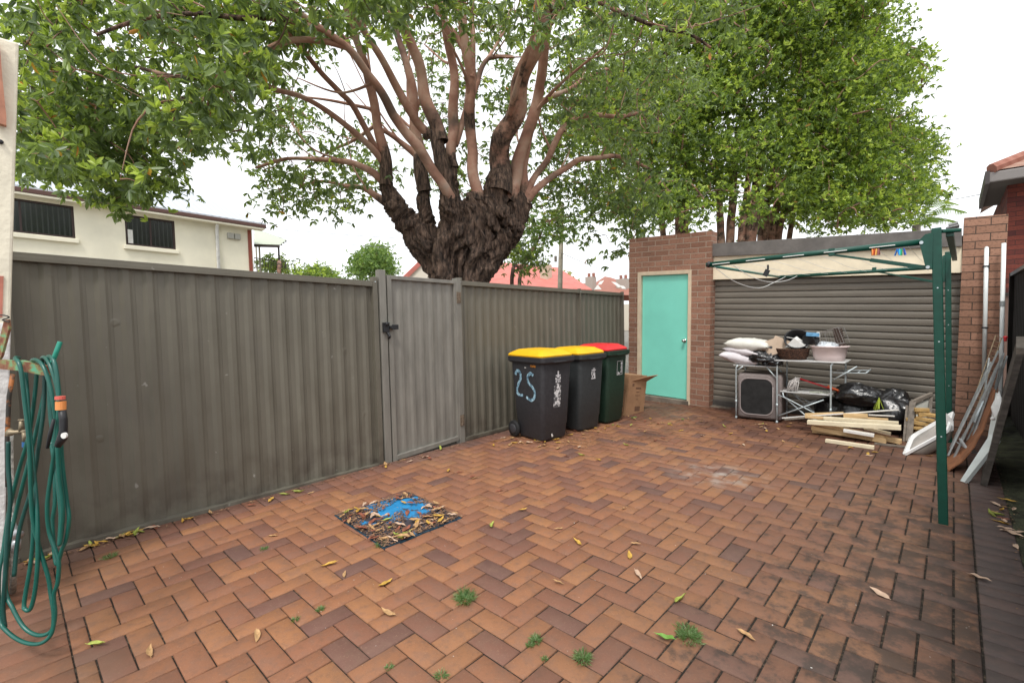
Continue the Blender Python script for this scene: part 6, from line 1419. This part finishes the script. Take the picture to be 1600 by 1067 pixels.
cl2 = fill([(400, 200), (385, 250), (420, 290), (410, 325), (450, 335), (480, 315), (520, 345), (575, 330), (592, 290), (575, 240), (520, 190), (450, 170)], 78, 7.6, 9.6, .0, 5)
cl3 = fill([(430, 40), (440, 170), (560, 200), (640, 240), (650, 160), (620, 60), (660, 30), (880, 30), (900, 60), (860, 320), (760, 330), (700, 300), (560, 290), (420, 240)], 190, 8.6, 11.5, .1, 6)
cl4 = fill([(640, -50), (640, 40), (700, 50), (760, 75), (830, 55), (900, 40), (1000, 60), (1100, 120), (1180, 80), (1150, -50)], 120, 5.6, 7.6, .1, 7)
cl5 = fill([(870, 60), (860, 150), (840, 235), (870, 290), (930, 330), (1000, 345), (1050, 300), (1075, 200), (1110, 120), (1010, 50)], 190, 8.4, 10.5, .1, 8)
cl6 = fill([(830, 300), (850, 350), (900, 370), (930, 395), (960, 405), (985, 390), (1020, 340), (940, 280), (860, 270)], 62, 8.6, 10.2, .0, 9)
cl7 = fill([(860, 60), (880, 200), (1000, 250), (1060, 100)], 60, 7, 8.4, .1, 10)
near = np.array(cl1); others = np.array(cl1b+cl1c+cl2+cl3+cl4+cl5+cl6+cl7)
# the crown also carries on above and beyond what the picture frames
above = np.array([np.array((T0.x+random.gauss(0, 3.2), T0.y+random.gauss(0, 3.2), random.uniform(8.8, 11.5))) for _ in range(50)])
grow(nodes, np.vstack([near, others]), 'twigs', M_bark, bt, .0065)
parts = [rosettes(near, np.full(len(near), .165), 8, 8, .125, 0, .30), rosettes(others, np.full(len(others), .19), 7, 7, .115, 0, .15), rosettes(above, np.full(len(above), .5), 9, 6, .14, 0, .2)]
pos, ax, L, W, tone = [np.concatenate([p[i] for p in parts]) for i in range(5)]
crown_mesh('crown', pos, ax, L, W, tone, M_leaf, bt)

# --- the dense trees behind the garage
treesB = [
 ('left', 1060, 'bushy green tree behind the garage wall, darkest of the three', [(905, -60), (900, 60), (880, 170), (905, 250), (930, 330), (985, 352), (1060, 362), (1120, 350), (1135, 200), (1120, 60), (1130, -60)], 14.2, 17.5, 300),
 ('mid', 1140, 'tall dense tree with several red brown stems above the turquoise door side of garage', [(1060, -60), (1040, 80), (1030, 200), (1060, 290), (1110, 300), (1180, 310), (1250, 300), (1290, 200), (1280, 60), (1270, -60)], 13.0, 16.5, 330),
 ('right', 1190, 'rounded bright green tree with smooth edge against the sky, rightmost', [(1230, -60), (1225, 100), (1210, 240), (1170, 320), (1225, 358), (1300, 362), (1380, 362), (1425, 350), (1450, 330), (1462, 300), (1458, 255), (1442, 215), (1420, 180), (1438, 140), (1434, 90), (1412, 45), (1388, -5), (1360, -60)], 13.5, 18.0, 520)]
stems = {'left': [((1036, 366), (1030, 320), (1018, 260), 5), ((1062, 362), (1056, 300), (1046, 220), 7), ((1070, 362), (1072, 300), (1085, 210), 6)],
         'mid': [((1127, 378), (1124, 320), (1118, 240), 6), ((1141, 378), (1145, 310), (1150, 200), 7), ((1158, 374), (1166, 310), (1176, 200), 6), ((1172, 374), (1182, 300), (1196, 190), 10)],
         'right': [((1192, 370), (1200, 300), (1225, 210), 8), ((1205, 368), (1222, 300), (1262, 190), 7), ((1216, 366), (1234, 320), (1300, 230), 6), ((1234, 366), (1240, 330), (1255, 280), 4)]}
for key, bxp, lab, poly, d0, d1, n in treesB:
    dm = (d0+d1)/2; b0 = aD(bxp, 380, dm); t_ = thing('dense_tree', (b0.x, b0.y, 0), lab, 'tree', 'dense trees behind the garage'); nod = []
    for (a_, b_, c_, r) in stems[key]:
        c_ = (c_[0]*.6+b_[0]*.4, c_[1]*.55+b_[1]*.45)
        p0 = np.array(aD(a_[0], a_[1], dm+.6)); p1 = np.array(aD(b_[0], b_[1], dm+.9)); p2 = np.array(aD(c_[0], c_[1], dm+1.2)); g0 = np.array((b0.x+(p0[0]-b0.x)*.4, b0.y+(p0[1]-b0.y)*.4, 0)); tp_ = p2+(p2-p1)*.9
        P = spl([g0, p0, p1, p2, tp_], 6); Rr = np.interp(np.linspace(0, 4, len(P)), range(5), [pr(r*1.3, dm), pr(r, dm), pr(r*.9, dm), pr(r*.6, dm), pr(r*.25, dm)])
        tubes_mesh('trunk', [(P, Rr, np.interp(np.linspace(0, 4, len(P)), range(5), [.7, .5, .42, .3, .4]))], M_bark, t_, 9); nod += list(P[8:])
    lob = []; cl_ = []
    while len(lob) < n//4:
        c = fill(poly, 1, d0+.4, d1+.9, -.5, 0)[0]; r_ = random.uniform(.65, 1.35); dd_ = float((c-np.array(CAMP))@np.array(AF)); rp = r_*CF/dd_*.8
        pxx = 800+CF*float((c-np.array(CAMP))@np.array(AR))/dd_; pyy = 533.5-CF*float((c-np.array(CAMP))@np.array(AU))/dd_
        if not (inpoly(pxx+rp, pyy, poly) and inpoly(pxx-rp, pyy, poly) and (inpoly(pxx, pyy+rp*.35, poly))): continue
        lob.append((c, r_))
    for c, r_ in lob:
        for _ in range(int(13*r_*r_)+3):
            v = rng.normal(size=3); v /= np.linalg.norm(v); v[2] = abs(v[2])*1.0-.25
            cl_.append(c+v*r_*random.uniform(.82, 1.05))
    cl_ = np.array(cl_); bk2 = np.array(fill(poly, n//2, d1, d1+3.0, -.05, 50, .5)); bk2 = bk2[[inpoly(800+CF*float((c-np.array(CAMP))@np.array(AR))/float((c-np.array(CAMP))@np.array(AF))+18, 533.5-CF*float((c-np.array(CAMP))@np.array(AU))/float((c-np.array(CAMP))@np.array(AF)), poly) for c in bk2]]
    if key == 'mid': cl_ = np.vstack([cl_, fill([(1000, 280), (1250, 285), (1250, 352), (1180, 335), (1120, 352), (1000, 350)], 46, 12.2, 13.5, -.3, 77)])
    if key == 'right': cl_ = np.vstack([cl_, fill([(1225, 300), (1440, 300), (1445, 345), (1400, 356), (1240, 358)], 60, 13.0, 15.5, -.3, 78)])
    grow(nod, cl_[::3], 'branches', M_bark, t_, .014)
    ps = [rosettes(cl_, np.full(len(cl_), .22), 9, 7, .15, 0, .46 if key == 'right' else .36, .7), rosettes(bk2, np.full(len(bk2), .42), 9, 7, .19, 0, .2, .7)]
    pos, ax, L, W, tone = [np.concatenate([p[i] for p in ps]) for i in range(5)]
    crown_mesh('crown', pos, ax, L, W, tone, M_leaf2, t_)
def small_tree(name, px, py, d, lab, poly, d0, d1, n, spread, per, Lf, m, r=3, cat='tree', stemz=None, grp=None, gap=-.3):
    b0 = aD(px, py, d); t_ = thing(name, (b0.x, b0.y, 0), lab, cat, grp); cl_ = np.array(fill(poly, n, d0, d1, gap, px))
    top = cl_.mean(0); P = spl([np.array((b0.x, b0.y, 0)), np.array(b0), (np.array(b0)+top)/2+rng.normal(size=3)*.05, top], 5)
    tubes_mesh('trunk', [(P, np.linspace(pr(r*1.3, d), pr(r*.4, d), len(P)), np.full(len(P), .6))], M_bark, t_, 8); grow(list(P[6:]), cl_, 'branches', M_bark, t_, .008)
    q = rosettes(cl_, np.full(len(cl_), spread), per, 6, Lf, 0, .3, .7); crown_mesh('crown', *q, m, t_); return t_
M_leaf3 = leaf_mat('pale_green_leaves', [(0, (.07, .14, .04)), (.5, (.16, .27, .07)), (1, (.33, .46, .13))], .4, .5)
M_leafy = leaf_mat('yellow_leaves', [(0, (.35, .28, .03)), (1, (.55, .50, .08))], .4, .5)
small_tree('side_shoots', 800, 432, 9.0, 'slender young tree with thin red stems just right of the big trunk', [(795, 372), (800, 425), (830, 430), (855, 415), (850, 380), (815, 385)], 9.2, 10.4, 34, .12, 8, .10, M_leaf, 3)
small_tree('leafy_sapling', 812, 436, 12, 'pale sapling reaching up beside the power pole', [(800, 325), (805, 365), (850, 385), (885, 375), (905, 385), (900, 345), (870, 330), (850, 350), (830, 320)], 12, 13.6, 60, .2, 7, .12, M_leaf3, 3)
small_tree('round_tree', 588, 440, 40, 'round pale green tree standing alone between building and big tree', [(553, 432), (556, 405), (572, 390), (590, 386), (606, 394), (616, 412), (617, 436)], 39, 43, 110, .45, 16, .30, M_leaf3, 4)
small_tree('low_hedge_tree', 480, 436, 46, 'low dark green treetop just over the fence beside the round tree', [(455, 432), (462, 422), (490, 418), (520, 422), (530, 432), (525, 440), (455, 440)], 45, 49, 70, .45, 16, .30, M_leaf2, 3)
small_tree('balcony_shrub', 436, 420, 15.8, 'dark shrub seen behind the balcony rail', [(412, 409), (425, 404), (440, 406), (450, 418), (445, 424), (412, 422)], 18.5, 20, 30, .2, 12, .15, M_leaf, 3)
small_tree('yellow_tree', 880, 445, 44, 'small golden tree peeping out behind the power pole', [(872, 432), (884, 427), (893, 438), (890, 450), (872, 450)], 43, 45, 30, .3, 12, .3, M_leafy, 2)
# palm beyond the garage
pm = thing('palm_tree', (aD(1440, 360, 17).x, aD(1440, 360, 17).y, 0), 'feathery palm top showing at the right edge of the rightmost tree', 'palm')
c0 = np.array(aD(1432, 352, 19)); mb = MB(); mb.tube([Vector((c0[0], c0[1], 0)), Vector(c0)], [.2, .14], 10); obj('trunk', mb, M_woodg, pm)
P_, A_, L_, W_, T_ = [], [], [], [], []
for (ex, ey, sg_) in ((1492, 318, .5), (1482, 305, .6), (1505, 330, .4), (1470, 296, .5), (1448, 300, .4), (1490, 345, .2), (1420, 300, .4), (1402, 322, .4), (1460, 340, .1)):
    e = np.array(aD(ex, ey, 19+random.uniform(-1, 1))); m_ = (c0+e)/2+np.array([0, 0, sg_]); R2 = spl([c0, m_, e], 14)
    mb = MB(); mb.tube([Vector(p) for p in R2], .014, 4); obj('frond_rib', mb, mat('frond_rib', (.22, .26, .12), .6), pm)
    for i in range(1, len(R2)-1):
        t = R2[i+1]-R2[i]; t /= np.linalg.norm(t); sd = np.cross(t, [0, 0, 1]); sd /= np.linalg.norm(sd)
        for s in (-1, 1):
            P_.append(R2[i]); A_.append(t*.8+sd*s*.8-np.array([0, 0, .45])); L_.append(.45*math.sin(math.pi*(i/len(R2))**.8)+.12); W_.append(.035); T_.append(.5+random.random()*.4)
crown_mesh('fronds', np.array(P_), np.array(A_), np.array(L_), np.array(W_), np.array(T_), M_leaf3, pm)
for o_ in list(bpy.data.objects):
    if '_w' in o_: del o_['_w']
